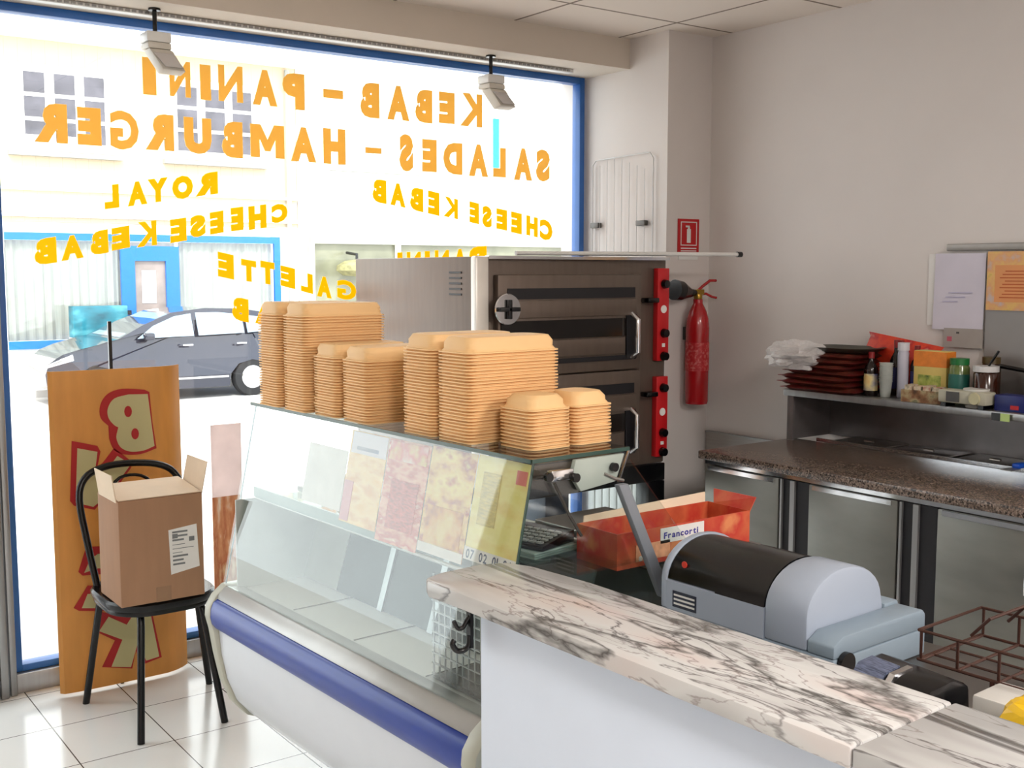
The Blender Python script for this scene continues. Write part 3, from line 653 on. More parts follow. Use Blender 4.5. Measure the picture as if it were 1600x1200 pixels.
# crumpled plastic bag
def blob(name, lab, cat, loc, r, m, seed, amp=.35, parent=None, part='film', seg=(26, 18)):
    rnd = random.Random(seed); t = thing(name, lab, cat, loc) if parent is None else parent
    ks = [(Vector((rnd.gauss(0, 1), rnd.gauss(0, 1), rnd.gauss(0, 1))) * 2.4, rnd.random() * 6) for _ in range(9)]
    n, mm = seg; rings = []
    for j in range(1, mm):
        th = PI * j / mm; ring = []
        for i in range(n):
            ph = 2 * PI * i / n; d = Vector((math.sin(th) * math.cos(ph), math.sin(th) * math.sin(ph), -math.cos(th)))
            s = 1 + amp * sum(abs(math.sin(kv.dot(d) + p)) - .6 for kv, p in ks) / 4
            ring.append(Vector((d.x * r[0] * s, d.y * r[1] * s, max(-r[2], d.z * r[2] * s) + r[2])))
        rings.append(ring)
    b = B().loft(rings); b.build(part, m, t, smooth=False); return t
M_film = film('plastic_film', (.93, .92, .92), .62)
blob('plastic_bag', 'crumpled white plastic bag spilling over the left end of the food packs', 'plastic bag', (3.60, 2.97, SZ + .085), (.06, .13, .058), M_film, 5, .5)
t = stand('snack_bag', 'red crisp bag leaning on the wall behind the food packs', 'snack bag', 3.81, 2.62, .0, SZ)
b = B(); rings = []
for z, w, d, off in ((0, .17, .028, 0), (.06, .19, .034, .004), (.14, .18, .028, .012), (.19, .16, .014, .02), (.205, .17, .004, .024)):
    rings.append([(off + d * math.sin(a) * (1 + .1 * math.sin(5 * a)), w * math.cos(a), z + .045 * (math.cos(a) * .5 + .2) * z / .2) for a in [2 * PI * q / 22 for q in range(22)]])
b.loft(rings); b.build('pouch', patches('red_snack_print', [(.78, .12, .10), (.84, .25, .12), (.70, .08, .10), (.90, .70, .60)], (1, 1, 1), 12), t, smooth=True)

def bottle(name, lab, cat, x, y, r, h, mbody, mcap, mlabel=None, neck=.4, z=SZ, group=None, capw=1.15):
    t = stand(name, lab, cat, x, y, 0, z, group)
    hb = h * (.62 if neck < .8 else .80)
    B().lathe([(r * .9, 0), (r, .004), (r, hb), (r * .85, hb + h * .06), (r * neck, hb + h * .16), (r * neck, h * .9)], n=22).build('body', mbody, t, smooth=True)
    B().lathe([(r * neck * capw, h * .86), (r * neck * capw, h), (.001, h)], n=18).build('cap', mcap, t, smooth=True)
    if mlabel: B().lathe([(r * 1.005, hb * .2), (r * 1.02, hb * .22), (r * 1.02, hb * .8), (r * 1.005, hb * .82)], n=22).build('paper_label', mlabel, t, smooth=True)
    return t
M_darkb = mat('dark_sauce_glass', (.10, .06, .05), .12)
M_cap_red = mat('cap_dark_red', (.50, .08, .10), .35)
M_lab_y = patches('label_yellow', [(.20, .30, .55), (.85, .78, .55), (.88, .62, .30)], (1, 1, 1), 14)
bottle('sauce_bottle', 'dark sauce bottle with a yellow and blue label next to the food packs', 'bottle', 3.655, 2.645, .026, .17, M_darkb, M_cap_red, M_lab_y)
bottle('sauce_bottle', 'dark bottle with a dark red cap behind the stack of plastic cups', 'bottle', 3.75, 2.60, .024, .215, M_darkb, M_cap_red, mat('label_navy', (.12, .14, .36), .5))
bottle('sauce_bottle', 'dark bottle with a dark red cap touching the wall, left of the white tube', 'bottle', 3.81, 2.62, .022, .21, M_darkb, M_cap_red)
bottle('sauce_bottle', 'dark red capped bottle between the white tube and the orange box', 'bottle', 3.73, 2.495, .024, .20, M_darkb, M_cap_red, mat('label_navy', (.12, .14, .36), .5))
bottle('squeeze_tube', 'tall pale white bottle behind the plastic cups', 'bottle', 3.70, 2.535, .021, .21, mat('pale_tube', (.72, .72, .78), .4), mat('pale_cap', (.80, .80, .83), .4), None, .9)
# cup stack : each cup
cup0 = None
for i in range(9):
    if cup0 is None:
        t = stand('plastic_cup', 'clear plastic cup, lowest of the nested stack on the back shelf', 'cup', 3.655, 2.578, 0, SZ, 'nested plastic cups')
        B().lathe([(.017, 0), (.0185, .001), (.0245, .060), (.0262, .062), (.0262, .064), (.0238, .063), (.0175, .003), (.001, .003)], n=24).build('cup_wall', film('cup_plastic', (.80, .82, .80), .55), t, smooth=True); cup0 = t
    else:
        t = copy_tree(cup0); t.location = (3.655, 2.578, SZ + i * .0085)
        t['label'] = 'clear plastic cup within the nested stack on the back shelf' if i < 8 else 'clear plastic cup, topmost of the nested stack on the back shelf'
def carton(name, lab, cat, x, y, sx, sy, sz, mfront, mtop=None, rz=0, z=SZ, extra=None):
    t = stand(name, lab, cat, x, y, rz, z)
    B().box(-sx / 2, sx / 2, -sy / 2, sy / 2, 0, sz).build('carton', mfront, t, bevel=.002)
    if mtop: B().box(-sx / 2 - .001, sx / 2 + .001, -sy / 2 - .001, sy / 2 + .001, sz * .68, sz - .002).build('printed_band', mtop, t)
    if extra: extra(t)
    return t
def tin_print(t):
    B().box(-.0305, -.0295, -.048, .048, .03, .095).build('picture_panel', patches('green_veg_print', [(.25, .35, .15), (.62, .66, .30), (.80, .78, .45)], (1, 1, 1), 30), t)
carton('cereal_carton', 'orange topped yellow carton with a green picture panel on the shelf', 'carton', 3.72, 2.415, .058, .135, .185, mat('carton_yellow', (.83, .74, .42), .5, noise=.08), mat('carton_orange', (.87, .50, .16), .5, noise=.12, scale=40), extra=tin_print)
t = stand('opened_packet', 'low opened printed packet in front of the orange and yellow carton', 'packet', 3.635, 2.395, .15)
b = B().box(-.035, .035, -.075, .075, 0, .004).box(-.035, -.032, -.075, .075, .004, .045).box(.032, .035, -.075, .075, .004, .05).box(-.032, .032, -.075, -.072, .004, .045).box(-.032, .032, .072, .075, .004, .045)
b.build('tray', patches('brown_green_print', [(.30, .20, .12), (.50, .34, .22), (.66, .60, .45), (.18, .28, .22)], (1, 1, 1), 25), t)
for i in range(4): B().box(-.028, .028, -.066 + i * .035, -.040 + i * .035, .005, .058 + .004 * (i % 2)).build('sachet', patches('sachet_print', [(.60, .16, .12), (.80, .75, .65), (.20, .20, .22)], (1, 1, 1), 40), t)
bottle('jar', 'clear gherkin jar with a green lid and green label', 'jar', 3.70, 2.30, .036, .165, mat('green_brine', (.36, .42, .22), .15, noise=.3, scale=30), mat('lid_green', (.10, .42, .20), .35), mat('jar_label_green', (.10, .36, .32), .5), .92, capw=1.02)
bottle('jar', 'dark brown sauce jar with a brown lid behind the gherkin jar', 'jar', 3.79, 2.23, .034, .17, mat('brown_sauce', (.22, .13, .08), .2, noise=.2), mat('lid_brown', (.30, .24, .12), .35), None, .92, capw=1.02)
t = bottle('jar', 'brown spread jar with a wide white lid and a black spoon stuck in it', 'jar', 3.69, 2.19, .042, .145, mat('brown_spread', (.20, .09, .05), .15, noise=.3, scale=20), mat('lid_white', (.80, .80, .80), .4), None, .97, capw=1.08)
B().cyl((.0, -.01, .146), (.0, -.045, .20), .0045).build('spoon_handle', M_black, t, smooth=True)
t = stand('plastic_tub', 'small white tub with a red mark in front of the brown spread jar', 'tub', 3.635, 2.19, 0, SZ)
B().lathe([(.034, 0), (.036, .003), (.042, .060), (.001, .060)], n=26).build('tub', mat('tub_white', (.74, .73, .70), .4), t, smooth=True)
B().lathe([(.044, .0605), (.044, .067), (.001, .068)], n=26).build('lid', mat('tub_lid', (.80, .80, .78), .4), t, smooth=True)
t = stand('tape_dispenser', 'cream cling film dispenser box with a round end, at the shelf front', 'dispenser', 3.60, 2.22, 0, SZ)
b = B().box(-.022, .045, -.10, .085, .014, .060); b.build('housing', mat('cream_plastic', (.70, .69, .62), .4), t, bevel=.006)
B().lathe([(.001, -.0), (.02, -.0), (.022, .006), (.012, .008), (.001, .008)], n=22, axis='X', c=(-.031, -.06, .037)).build('dial', mat('dial_cream', (.74, .72, .58), .4), t, smooth=True)
B().box(-.026, -.0225, .0, .05, .02, .055).build('slot', M_steel_dark, t)
B().box(-.018, .04, -.09, -.07, 0, .0135).build('foot', M_black, t); B().box(-.018, .04, .055, .075, 0, .0135).build('foot', M_black, t)
t = carton('blue_carton', 'dark navy blue carton at the right end of the shelf', 'carton', 3.65, 2.05, .07, .12, .055, mat('carton_navy', (.10, .14, .40), .4, noise=.1), None, z=SZ)
B().box(-.0365, -.0355, -.03, .0, .008, .022).build('red_mark', M_red, t)
t = stand('price_tag', 'tiny black and green tag clipped under the blue carton', 'tag', 3.578, 2.075, 0, SZ - .03)
B().box(-.003, 0, -.012, .02, 0, .026).build('black_half', M_black, t); B().box(-.003, 0, -.045, -.0125, 0, .026).build('green_half', mat('lime', (.70, .80, .50), .5), t)
t = stand('frying_pan', 'dark pan with a long handle resting at the right end of the shelf', 'pan', 3.80, 2.02, 0, SZ)
B().lathe([(.05, 0), (.06, .004), (.075, .03), (.077, .03), (.062, .0), (.001, .003)][:4] + [(.07, .008), (.001, .006)], n=28, c=(0, 0, .10)).build('bowl', M_steel_dark, t, smooth=True)
B().cyl((0, .06, .125), (-.02, .17, .14), .008).build('handle', M_black, t, smooth=True)
B().box(-.05, .05, -.05, .05, 0, .0995).build('support_block', mat('warm_grey_box', (.42, .40, .40), .6), t)

# ---- papers on the right wall
t = thing('wall_rail', 'grey aluminium paper rail fixed high on the right wall', 'rail', (3.868, 2.0, 1.642))
B().box(-.006, .011, -.9, .475, -.012, .014).build('strip', mat('rail_grey', (.55, .53, .51), .4, .3), t, bevel=.003)
t = thing('calendar', 'large white sheet of paper hanging from the wall rail', 'paper', (3.872, 2.42, 1.62))
b = B(); rings = []
for i in range(9):
    z = -.29 * i / 8; dx_ = -.002 - .006 * (i / 8) ** 2
    rings.append([(dx_, -.105, z), (dx_ - .0015, 0, z), (dx_, .105, z), (dx_ + .001, .105, z), (dx_ + .001, -.105, z)])
b.loft(rings); b.build('sheet', mat('lilac_paper', (.80, .78, .83), .7, noise=.03, scale=9), t)
b = B()
for i in range(3): b.box(-.0095, -.0088, -.06 + i * .03, .04 + i * .012, -.15 - i * .017, -.146 - i * .017)
b.build('faint_writing', mat('pale_ink', (.70, .68, .78), .7), t)
t = thing('paper_sheet', 'narrow blank strip of paper left of the white sheet on the wall', 'paper', (3.876, 2.535, 1.62))
B().box(-.002, .002, -.012, .02, -.275, 0).build('sheet', M_paper, t)
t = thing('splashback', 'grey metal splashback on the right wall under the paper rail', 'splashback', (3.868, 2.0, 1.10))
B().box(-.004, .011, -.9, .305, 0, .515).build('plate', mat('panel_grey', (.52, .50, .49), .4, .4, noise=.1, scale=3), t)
t = thing('paper_sheet', 'small grey paper note with a pink mark below the white sheet', 'paper', (3.860, 2.385, 1.265))
B().box(-.002, .0015, -.075, .085, 0, .072).build('sheet', mat('grey_paper', (.62, .59, .57), .7), t)
B().box(-.003, -.0021, .05, .07, .022, .04).build('pink_mark', mat('pink_ink', (.72, .35, .42), .7), t)
B().box(-.003, -.0021, .02, .032, .052, .059).build('dark_mark', M_steel_dark, t)
t = thing('menu_poster', 'orange and yellow printed menu poster on the grey wall panel', 'poster', (3.860, 2.20, 1.41))
B().box(-.002, .0015, -.22, .102, 0, .215).build('sheet', patches('menu_edge_print', [(.62, .60, .25), (.86, .70, .40), (.84, .62, .42), (.74, .68, .66)], (1, 1, 1), 18), t)
B().box(-.003, -.0021, -.18, .07, .03, .165).build('menu_list', mat('menu_orange', (.85, .58, .36), .6, noise=.05), t)
b = B()
for i in range(9): b.box(-.0038, -.0031, -.15, .05 - .01 * (i % 3), .045 + i * .012, .049 + i * .012)
b.build('text_line', mat('menu_ink', (.72, .34, .16), .6), t)

# ================================================================== DISPLAY CASE
RC = math.radians(2.4)
cs = thing('display_case', 'glass fronted refrigerated display case with a blue bumper', 'display case', (1.232, 1.76, 0), RC)
LC = 1.27
lower = [(-.030, .535), (-.024, .46), (-.008, .38), (.02, .31), (.06, .262), (.11, .238), (.18, .228)]
b = B().prism(lower + [(.62, .228), (.62, .548)], .03, LC - .03, 'Y'); b.build('front_panel', mat('case_white', (.84, .86, .89), .25, noise=.01, coat=.3), cs, smooth=True)
B().prism([(0, .652), (-.006, .650), (-.026, .632), (-.032, .6205), (.05, .6205), (.05, .645)], .002, LC - .002, 'Y').build('sill', M_sill, cs, bevel=.002)
B().prism([(-.030, .620), (-.042, .612), (-.050, .595), (-.052, .570), (-.048, .550), (-.038, .536), (0, .536), (0, .620)], .012, LC - .002, 'Y').build('bumper', M_bumper, cs, smooth=True)
for y0, y1 in ((-.022, .028), (LC - .025, LC + .012)):
    pr = [(0, .655), (-.032, .630), (-.052, .60), (-.055, .57), (-.045, .53), (-.034, .46), (-.016, .375), (.014, .303), (.055, .254), (.11, .230), (.18, .22), (.66, .22), (.66, .655)]
    B().prism(pr, y0, y1, 'Y').build('end_cheek', M_cheek, cs, bevel=.004)
B().box(.34, .60, .05, LC - .05, 0, .227).build('plinth', M_sill, cs)
# tank
b = B().box(.03, .60, .03, LC - .03, .616, .640)
b.build('deck', M_white, cs)
b = B()
for i in range(1, 4): b.box(.06, .58, i * LC / 4 - .002, i * LC / 4 + .002, .6405, .642)
b.build('deck_seam', M_steel_dark, cs)
B().box(.60, .64, .03, LC - .03, .616, .86).build('rear_panel', mat('case_liner', (.80, .82, .80), .4), cs)
B().box(.58, .84, .0, .56, .862, .888).build('service_ledge', M_steel, cs, bevel=.003)
# glass : front sheet leaning back, top sheet, end sheets, rear doors
b = B().hexa([(0, 0, .653), (.006, 0, .653), (.006, LC, .653), (0, LC, .653), (.106, 0, 1.165), (.112, 0, 1.165), (.112, LC, 1.165), (.106, LC, 1.165)])
b.build('front_glass', M_glassg, cs)
b = B().box(.100, .375, -.004, LC + .004, 1.1665, 1.1745); b.build('top_glass', M_glassg, cs)
b = B().box(.0995, .1035, -.004, LC + .004, 1.1662, 1.1748).box(.1035, .376, -.006, -.0045, 1.1662, 1.1748)
b.build('top_glass_edge', M_green, cs)
for y in (.001, LC - .007):
    pts = [(.008, .656), (.64, .656), (.64, .86), (.37, 1.163), (.114, 1.163)]
    B().prism(pts, y, y + .006, 'Y').build('end_glass', M_glassg, cs)
    B().hexa([(.006, y, .656), (.0085, y, .656), (.0085, y + .006, .656), (.006, y + .006, .656), (.1125, y, 1.163), (.115, y, 1.163), (.115, y + .006, 1.163), (.1125, y + .006, 1.163)]).build('glass_edge', M_green, cs)
M_rear = mat('grey_green_slide', (.24, .28, .26), .4, noise=.06)
for i, (y0, y1) in enumerate(((.05, .62), (.60, LC - .03))):
    x = .60 if i else .585
    B().hexa([(x, y0, .643), (x + .008, y0, .643), (x + .008, y1, .643), (x, y1, .643), (x - .06, y0, .858), (x - .052, y0, .858), (x - .052, y1, .858), (x - .06, y1, .858)]).build('rear_door', M_rear if i == 0 else mat('mid_grey_slide', (.34, .37, .36), .45), cs)
# shelf of glass with white rim
b = B().box(.095, .45, .02, LC - .03, .905, .911); b.build('shelf', M_glassg, cs)
M_liner = mat('pale_liner', (.70, .72, .70), .5)
B().box(.03, .60, LC - .034, LC - .028, .6405, .90).build('end_liner', M_liner, cs)
def inner_wall(nm, y0, y1, m, off=0):
    B().hexa([(.24 - off, y0, .6425), (.246 - off, y0, .6425), (.246 - off, y1, .6425), (.24 - off, y1, .6425), (.32 - off, y0, .90), (.326 - off, y0, .90), (.326 - off, y1, .90), (.32 - off, y1, .90)]).build(nm, m, cs)
M_duct = mat('dark_duct_panel', (.17, .20, .19), .5, noise=.08)
inner_wall('rear_liner', 1.04, LC - .036, M_liner)
for y0, y1 in ((.80, 1.038), (.56, .798), (.30, .558), (.04, .298)): inner_wall('duct_panel', y0, y1, M_duct)
for y in (.80, .56, .30): inner_wall('duct_strip', y - .012, y + .012, M_alu, .0065)
B().box(.083, .089, .45, LC - .04, .905, .935).build('price_rail', mat('rail_green_grey', (.52, .57, .55), .3), cs)
b = B().tube([(.092, .03, .902), (.092, LC - .04, .902)], .005, 8).tube([(.45, .03, .908), (.45, LC - .06, .908)], .006, 8)
b.build('shelf_rim', M_white, cs, smooth=True)
b = B().box(.20, .44, LC - .50, LC - .08, .9125, .93)
b.build('shelf_tray', M_steel, cs, bevel=.004)
# lift hardware on near end
B().prism([(.215, 1.163), (.205, 1.13), (.23, 1.095), (.33, 1.105), (.355, 1.163)], -.012, -.0, 'Y').build('hinge_plate', mat('pale_acrylic', (.66, .70, .67), .2), cs, bevel=.002)
b = B().box(.145, .205, -.018, .0, 1.125, 1.148); b.build('hinge_block', M_chrome, cs, bevel=.003)
for x, z in ((.208, 1.128), (.135, 1.137), (.318, 1.138)):
    B().lathe([(.001, 0), (.0095, 0), (.0095, .01), (.001, .011)], n=16, axis='Y', c=(x, -.024, z)).build('screw', M_black, cs, smooth=True)
B().tube([(.16, -.008, 1.12), (.20, -.008, 1.05), (.235, -.008, 1.0)], .0035, 8).build('stay_wire', M_steel_dark, cs, smooth=True)
B().tube([(.295, -.012, 1.125), (.325, -.014, 1.112), (.35, -.014, 1.105)], .0035, 8).build('strut_arm', M_steel, cs, smooth=True)
B().hexa([(.458, -.03, .83), (.49, -.03, .83), (.49, -.012, .83), (.458, -.012, .83), (.322, -.03, 1.10), (.352, -.03, 1.10), (.352, -.012, 1.10), (.322, -.012, 1.10)]).build('gas_strut', mat('strut_grey', (.50, .52, .55), .4, .2), cs, bevel=.004)
B().hexa([(.375, -.004, 1.166), (.379, -.004, 1.166), (.379, .0, 1.166), (.375, .0, 1.166), (.345, -.004, 1.10), (.349, -.004, 1.10), (.349, 0, 1.10), (.345, 0, 1.10)]).build('stay_edge', M_chrome, cs)

def C(x, y, z):  # point in the case frame -> world
    return (1.232 + x * math.cos(RC) - y * math.sin(RC), 1.76 + x * math.sin(RC) + y * math.cos(RC), z)
# ---- flyers leaning against the inside of the front glass
def flyer(lab, y0, y1, z0, z1, m, extra=None):
    t = thing('menu_flyer', lab, 'flyer', C(.0, y0, .653), RC, 'menu flyers inside the display case glass')
    sx = lambda z: .009 + (z - .653) * .2071 + .001
    w = y1 - y0
    def sheet(a, c, e, g, off=0., th=.0012): return B().hexa([(sx(e) + off, a, e - .653), (sx(e) + th + off, a, e - .653), (sx(e) + th + off, c, e - .653), (sx(e) + off, c, e - .653), (sx(g) + off, a, g - .653), (sx(g) + th + off, a, g - .653), (sx(g) + th + off, c, g - .653), (sx(g) + off, c, g - .653)])
    sheet(0, w, z0, z1).build('sheet', m, t)
    if extra:
        for nm, a, c, e, g, mm in extra: sheet(a * w, c * w, z0 + e * (z1 - z0), z0 + g * (z1 - z0), -.0014, .0012).build(nm, mm, t)
    return t, sheet, sx
P_or = patches('flyer_orange', [(.93, .70, .42), (.95, .80, .55), (.88, .60, .38)], (1, 1, 3), 10)
P_red = patches('flyer_red', [(.86, .50, .42), (.90, .66, .55), (.80, .38, .34), (.93, .84, .74)], (1, 1, 3), 14)
P_food = patches('flyer_food', [(.80, .50, .35), (.93, .82, .48), (.90, .72, .42), (.70, .36, .26), (.90, .86, .60)], (1, 1, 2), 11)
P_yel = patches('flyer_yellow', [(.90, .82, .42), (.93, .86, .52), (.90, .76, .40)], (1, 1, 3), 9)
P_pale = mat('flyer_pale', (.90, .86, .84), .6, noise=.06, scale=14)
P_hdr = mat('flyer_header', (.88, .84, .88), .6, noise=.05)
P_ink = mat('flyer_ink', (.25, .27, .38), .6)
flyer('pale blank sheet inside the case glass, furthest from the marble counter', .72, .92, .95, 1.10, P_pale)
flyer('orange menu flyer with a lilac heading inside the case glass', .545, .715, .93, 1.155, P_or, [('heading', .0, .95, .76, .99, P_hdr), ('logo', .2, .8, .80, .84, mat('header_blue', (.62, .66, .80), .6)), ('pink_corner', .75, .99, .02, .45, mat('flyer_pink', (.85, .58, .60), .6))])
flyer('pink red menu flyer between the orange one and the food picture one', .365, .54, .915, 1.155, P_red, [('heading', .05, .95, .80, .98, patches('hdr_yellow_red', [(.88, .82, .5), (.86, .45, .40), (.9, .85, .8)], (1, 1, 1), 16)), ('text_block', .15, .80, .15, .62, mat('flyer_text_red', (.78, .40, .36), .6, noise=.3, scale=60, stretch=(1, 1, 4)))])
t, sh, sx = flyer('yellow flyer with a food picture, second nearest the marble counter', .19, .36, .925, 1.158, P_food, [('picture', .1, .9, .1, .45, patches('burger_print', [(.62, .30, .20), (.86, .60, .30), (.90, .76, .44)], (1, 1, 1), 20)), ('pale_footer', .0, 1.0, .0, .09, P_pale)])
t, sh, sx = flyer('yellow menu flyer nearest the marble counter with a phone number strip', .012, .185, .94, 1.16, P_yel, [('pale_footer', .0, 1.0, .0, .12, P_pale), ('red_stamp', .03, .22, .80, .93, mat('stamp_red', (.85, .45, .40), .6)), ('text_block', .5, .85, .35, .85, mat('flyer_text_yellow', (.80, .70, .34), .6, noise=.2, scale=50, stretch=(1, 1, 5)))])
b = B(); write(b, '07 02 01 96', lambda u, v: (sx(.943 + v) - .0016, .165 - u, .943 + v - .653), .155, .020, .02); b.build('phone_number', P_ink, t)
t = thing('wire_basket', 'steel grille basket standing on the case deck near the marble counter', 'basket', C(.165, .12, .643), RC)
b = B()
for i in range(12): b.box(-.10, -.097, -.07 + i * .022, -.066 + i * .022, 0, .24)
for i in range(10): b.box(-.101, -.096, -.072, .18, .01 + i * .024, .013 + i * .024)
b.box(-.10, .045, -.072, .18, 0, .004)
b.build('mesh', M_alu, t)
# bread trays on the shelf
t = thing('bread_plate', 'small plate of golden bread on the upper shelf, far end of the case', 'plate', C(.31, 1.0, .9315), RC)
B().box(-.09, .09, -.12, .12, 0, .006).build('plate', M_white, t, bevel=.002)
for i in range(3):
    B().lathe([(.001, 0), (.028, .004), (.036, .014), (.03, .026), (.001, .032)], n=16, c=(-.03 + .01 * i, -.08 + i * .075, .006)).build('bun', mat('golden_bun', (.82, .62, .32), .6, noise=.2, scale=40), t, smooth=True)

# ================================================================== FOAM BOXES : each opened clamshell is one thing
def shell_mesh(w, d, h, gap, ch, chz, along='Y'):
    """two inverted foam trays joined by a hinge; w along x, d along y for each half"""
    b = B()
    for s in (0, 1):
        oy = s * (d + gap) if along == 'Y' else 0
        ox = s * (w + gap) if along == 'X' else 0
        rings = []
        for k, (ins, z) in enumerate(((.0, 0.0), (.0, .0028), (.004, .0034), (.008, .010), (ch * .55, h * .62), (ch, h * .97), (ch + .004, h))):
            x0, x1, y0, y1 = ox + ins, ox + w - ins, oy + ins, oy + d - ins
            r = .018 + ins * .5; r = min(r, (x1 - x0) / 2.3, (y1 - y0) / 2.3)
            rings.append([(u, v, z) for u, v in rrect(x0, x1, y0, y1, r, 3)])
        b.loft(rings)
        # finger notch look : shallow ridge on top
    if along == 'Y': b.box(.03, w - .03, d, d + gap, 0.0, .0022)
    else: b.box(w, w + gap, .02, d - .02, 0.0, .0022)
    return b
def stack(cx, cy_, w, d, h, gap, ch, n, pitch, along, grp, base_z, wob=.0012):
    proto = None
    for i in range(n):
        lab_mid = 'apricot foam clamshell box inside the %s' % grp
        if proto is None:
            proto = shell_mesh(w, d, h, gap, ch, .03, along).build('foam_box', M_foam, smooth=True)
            o = proto
        else:
            o = proto.copy(); COL.objects.link(o)
        p = C(cx, cy_, base_z + i * pitch)
        o.location = (p[0] + random.uniform(-wob, wob), p[1] + random.uniform(-wob, wob), p[2])
        o.rotation_euler = (0, 0, RC + random.uniform(-.004, .004))
        lab = lab_mid
        if i == 0: lab = 'apricot foam box at the bottom of the %s' % grp
        if i == n - 1: lab = 'apricot foam box, topmost of the %s' % grp
        tag(o, lab, 'foam box', grp)
TZ = 1.1752
stack(.098, .935, .256, .132, .036, .022, .012, 36, .0073, 'Y', 'tall stack nearest the window', TZ)
stack(.108, .635, .235, .130, .036, .022, .012, 22, .0073, 'Y', 'short stack second from the window', TZ)
stack(.114, .220, .262, .130, .036, .014, .014, 28, .0073, 'Y', 'tall stack in front of the oven door', TZ)
stack(.166, .072, .116, .118, .032, .008, .016, 12, .0075, 'X', 'low stack of small boxes nearest the camera', TZ)

# ================================================================== MARBLE BAR COUNTER
mb = thing('bar_counter', 'white panelled customer counter in front of the display case', 'counter', (.985, 1.60, 0), RC)
B().box(.02, .20, -3.2, -.13, 0, .9985).build('panel', M_whitemat, mb, bevel=.002)
sc_ = thing('service_cabinet', 'white cabinet with a steel worktop behind the marble topped counter', 'cabinet', (.985, 1.60, 0), RC)
B().box(.203, .95, -3.2, -.08, 0, .77).build('body', M_whitemat, sc_)
B().box(.203, .985, -3.2, -.02, .7705, .80).build('worktop', M_steel, sc_, bevel=.003)
sl = B()
outl = [(.004, -.12), (.0, -.03), (.012, -.005), (.05, .008), (.14, .01), (.185, -.01), (.205, -.06), (.217, -.20), (.215, -.864), (.004, -.866)]
o = B().prism(outl, 1.0, 1.028, 'Z').build('marble_slab', M_marble, bevel=.005); o.location = (.970, 1.60, 0); o.rotation_euler = (0, 0, math.radians(1.7))
tag(o, 'veined grey marble slab on the counter, the far one with the rounded end', 'marble slab', 'marble slabs of the customer counter')
o = B().prism([(.004, -.003), (.215, -.001), (.213, -2.33), (.004, -2.33)], 1.0, 1.028, 'Z').build('marble_slab', M_marble, bevel=.003)
a_ = math.radians(1.7); o.location = (.970 + .8655 * math.sin(a_), 1.60 - .8655 * math.cos(a_), 0); o.rotation_euler = (0, 0, a_)
tag(o, 'paler marble slab nearest the camera, butted against the first slab at a joint', 'marble slab', 'marble slabs of the customer counter')
t = thing('double_hook', 'black double coat hook on the end of the customer counter', 'hook', (1.005, 1.478, .935))
b = B().box(-.014, -.008, -.006, .006, .0, .062)
b.tube(smoothpath([(-.012, 0, .052), (-.016, .002, .046), (-.022, .005, .034), (-.030, .008, .034), (-.036, .010, .046)]), .0038, 10)
b.tube(smoothpath([(-.012, 0, .02), (-.014, 0, .004), (-.022, .003, -.004), (-.033, .007, -.003), (-.039, .010, .008), (-.035, .010, .014)]), .0048, 10)
b.build('hooks', M_blackm, t, smooth=True)

# ---- grey machine with black dome
mc = thing('counter_machine', 'grey plastic counter machine with a glossy black domed lid', 'machine', (1.60, 1.66, .8505), RC)
ML = .37
hump = [(0, 0), (0, .055)]
base_prof = [(0, 0), (.0, .070), (.01, .085), (.05, .118), (.30, .095), (.345, .05), (.35, 0)]
# white end caps with a rounded hump
def humpprof(r0=0): return [(-.0 + r0, 0), (-.0 + r0, .062)] + [(.115 - (.115 - r0) * math.cos(a), .062 + (.080 - r0 * .6) * math.sin(a)) for a in [PI / 2 * q / 8 for q in range(1, 9)]] + [(.115 + .125 * math.sin(a), .062 + (.080 - r0 * .6) * math.cos(a)) for a in [PI / 2 * q / 8 for q in range(1, 8)]] + [(.245, .05), (.25, 0)]
B().prism(humpprof(), -ML, -ML + .10, 'Y').build('near_end', M_machine, mc, bevel=.008)
B().prism(humpprof(), -.016, 0, 'Y').build('far_end', M_machine, mc, bevel=.004)
B().prism([(0, 0), (0, .060), (.03, .066), (.25, .06), (.25, 0)], -ML + .10, -.016, 'Y').build('front_shell', M_machine, mc)
def lid(a0, a1, r, y0, y1):
    pts = [(.115 - (.112 - r) * math.cos(a), .055 + (.084 - r) * math.sin(a)) for a in [math.radians(a0 + (a1 - a0) * q / 14) for q in range(15)]]
    return B().prism(pts + [(.20, .05), (.02, .05)], y0, y1, 'Y')
lid(6, 150, .0, -.145, -.0165).build('lid', M_black, mc, smooth=True)
lid(-2, 150, -.002, -ML + .101, -.1465).build('rear_lid', M_black, mc, smooth=True)
B().box(-.003, .002, -ML + .16, -.17, .0, .001)
B().prism([(.0, 0.001), (.0, .025), (.03, .04), (.29, .04), (.30, .03), (.30, 0.001)], -ML - .06, -ML - .001, 'Y').build('side_base', M_machined, mc, bevel=.004)
B().box(.251, .30, -ML, -.02, 0.001, .045).build('rear_base', M_machined, mc, bevel=.006)
b = B().box(-.0012, -.0002, -.100, -.035, .008, .042); b.build('rating_label', mat('label_dark', (.13, .15, .22), .4), mc)
b = B()
for i in range(3): b.box(-.0018, -.0013, -.096, -.039, .014 + i * .009, .018 + i * .009)
b.build('label_text', M_white, mc)
b = B()
b.box(-.0005, .0015, -.062, -.045, .0, .006, Matrix.Translation((.014, 0, .083)) @ Matrix.Rotation(math.radians(30), 4, 'Y'))
b.build('white_badge', M_white, mc)
B().lathe([(.001, 0), (.007, 0), (.007, .002), (.001, .002)], n=16, axis='X', c=(.013, -.053, .097)).build('red_badge', mat('badge_red', (.80, .20, .12), .4), mc)
B().lathe([(.001, 0), (.022, 0), (.022, .01), (.001, .01)], n=20, axis='Y', c=(.03, -ML - .071, -.01)).build('foot_wheel', M_black, mc, smooth=True)

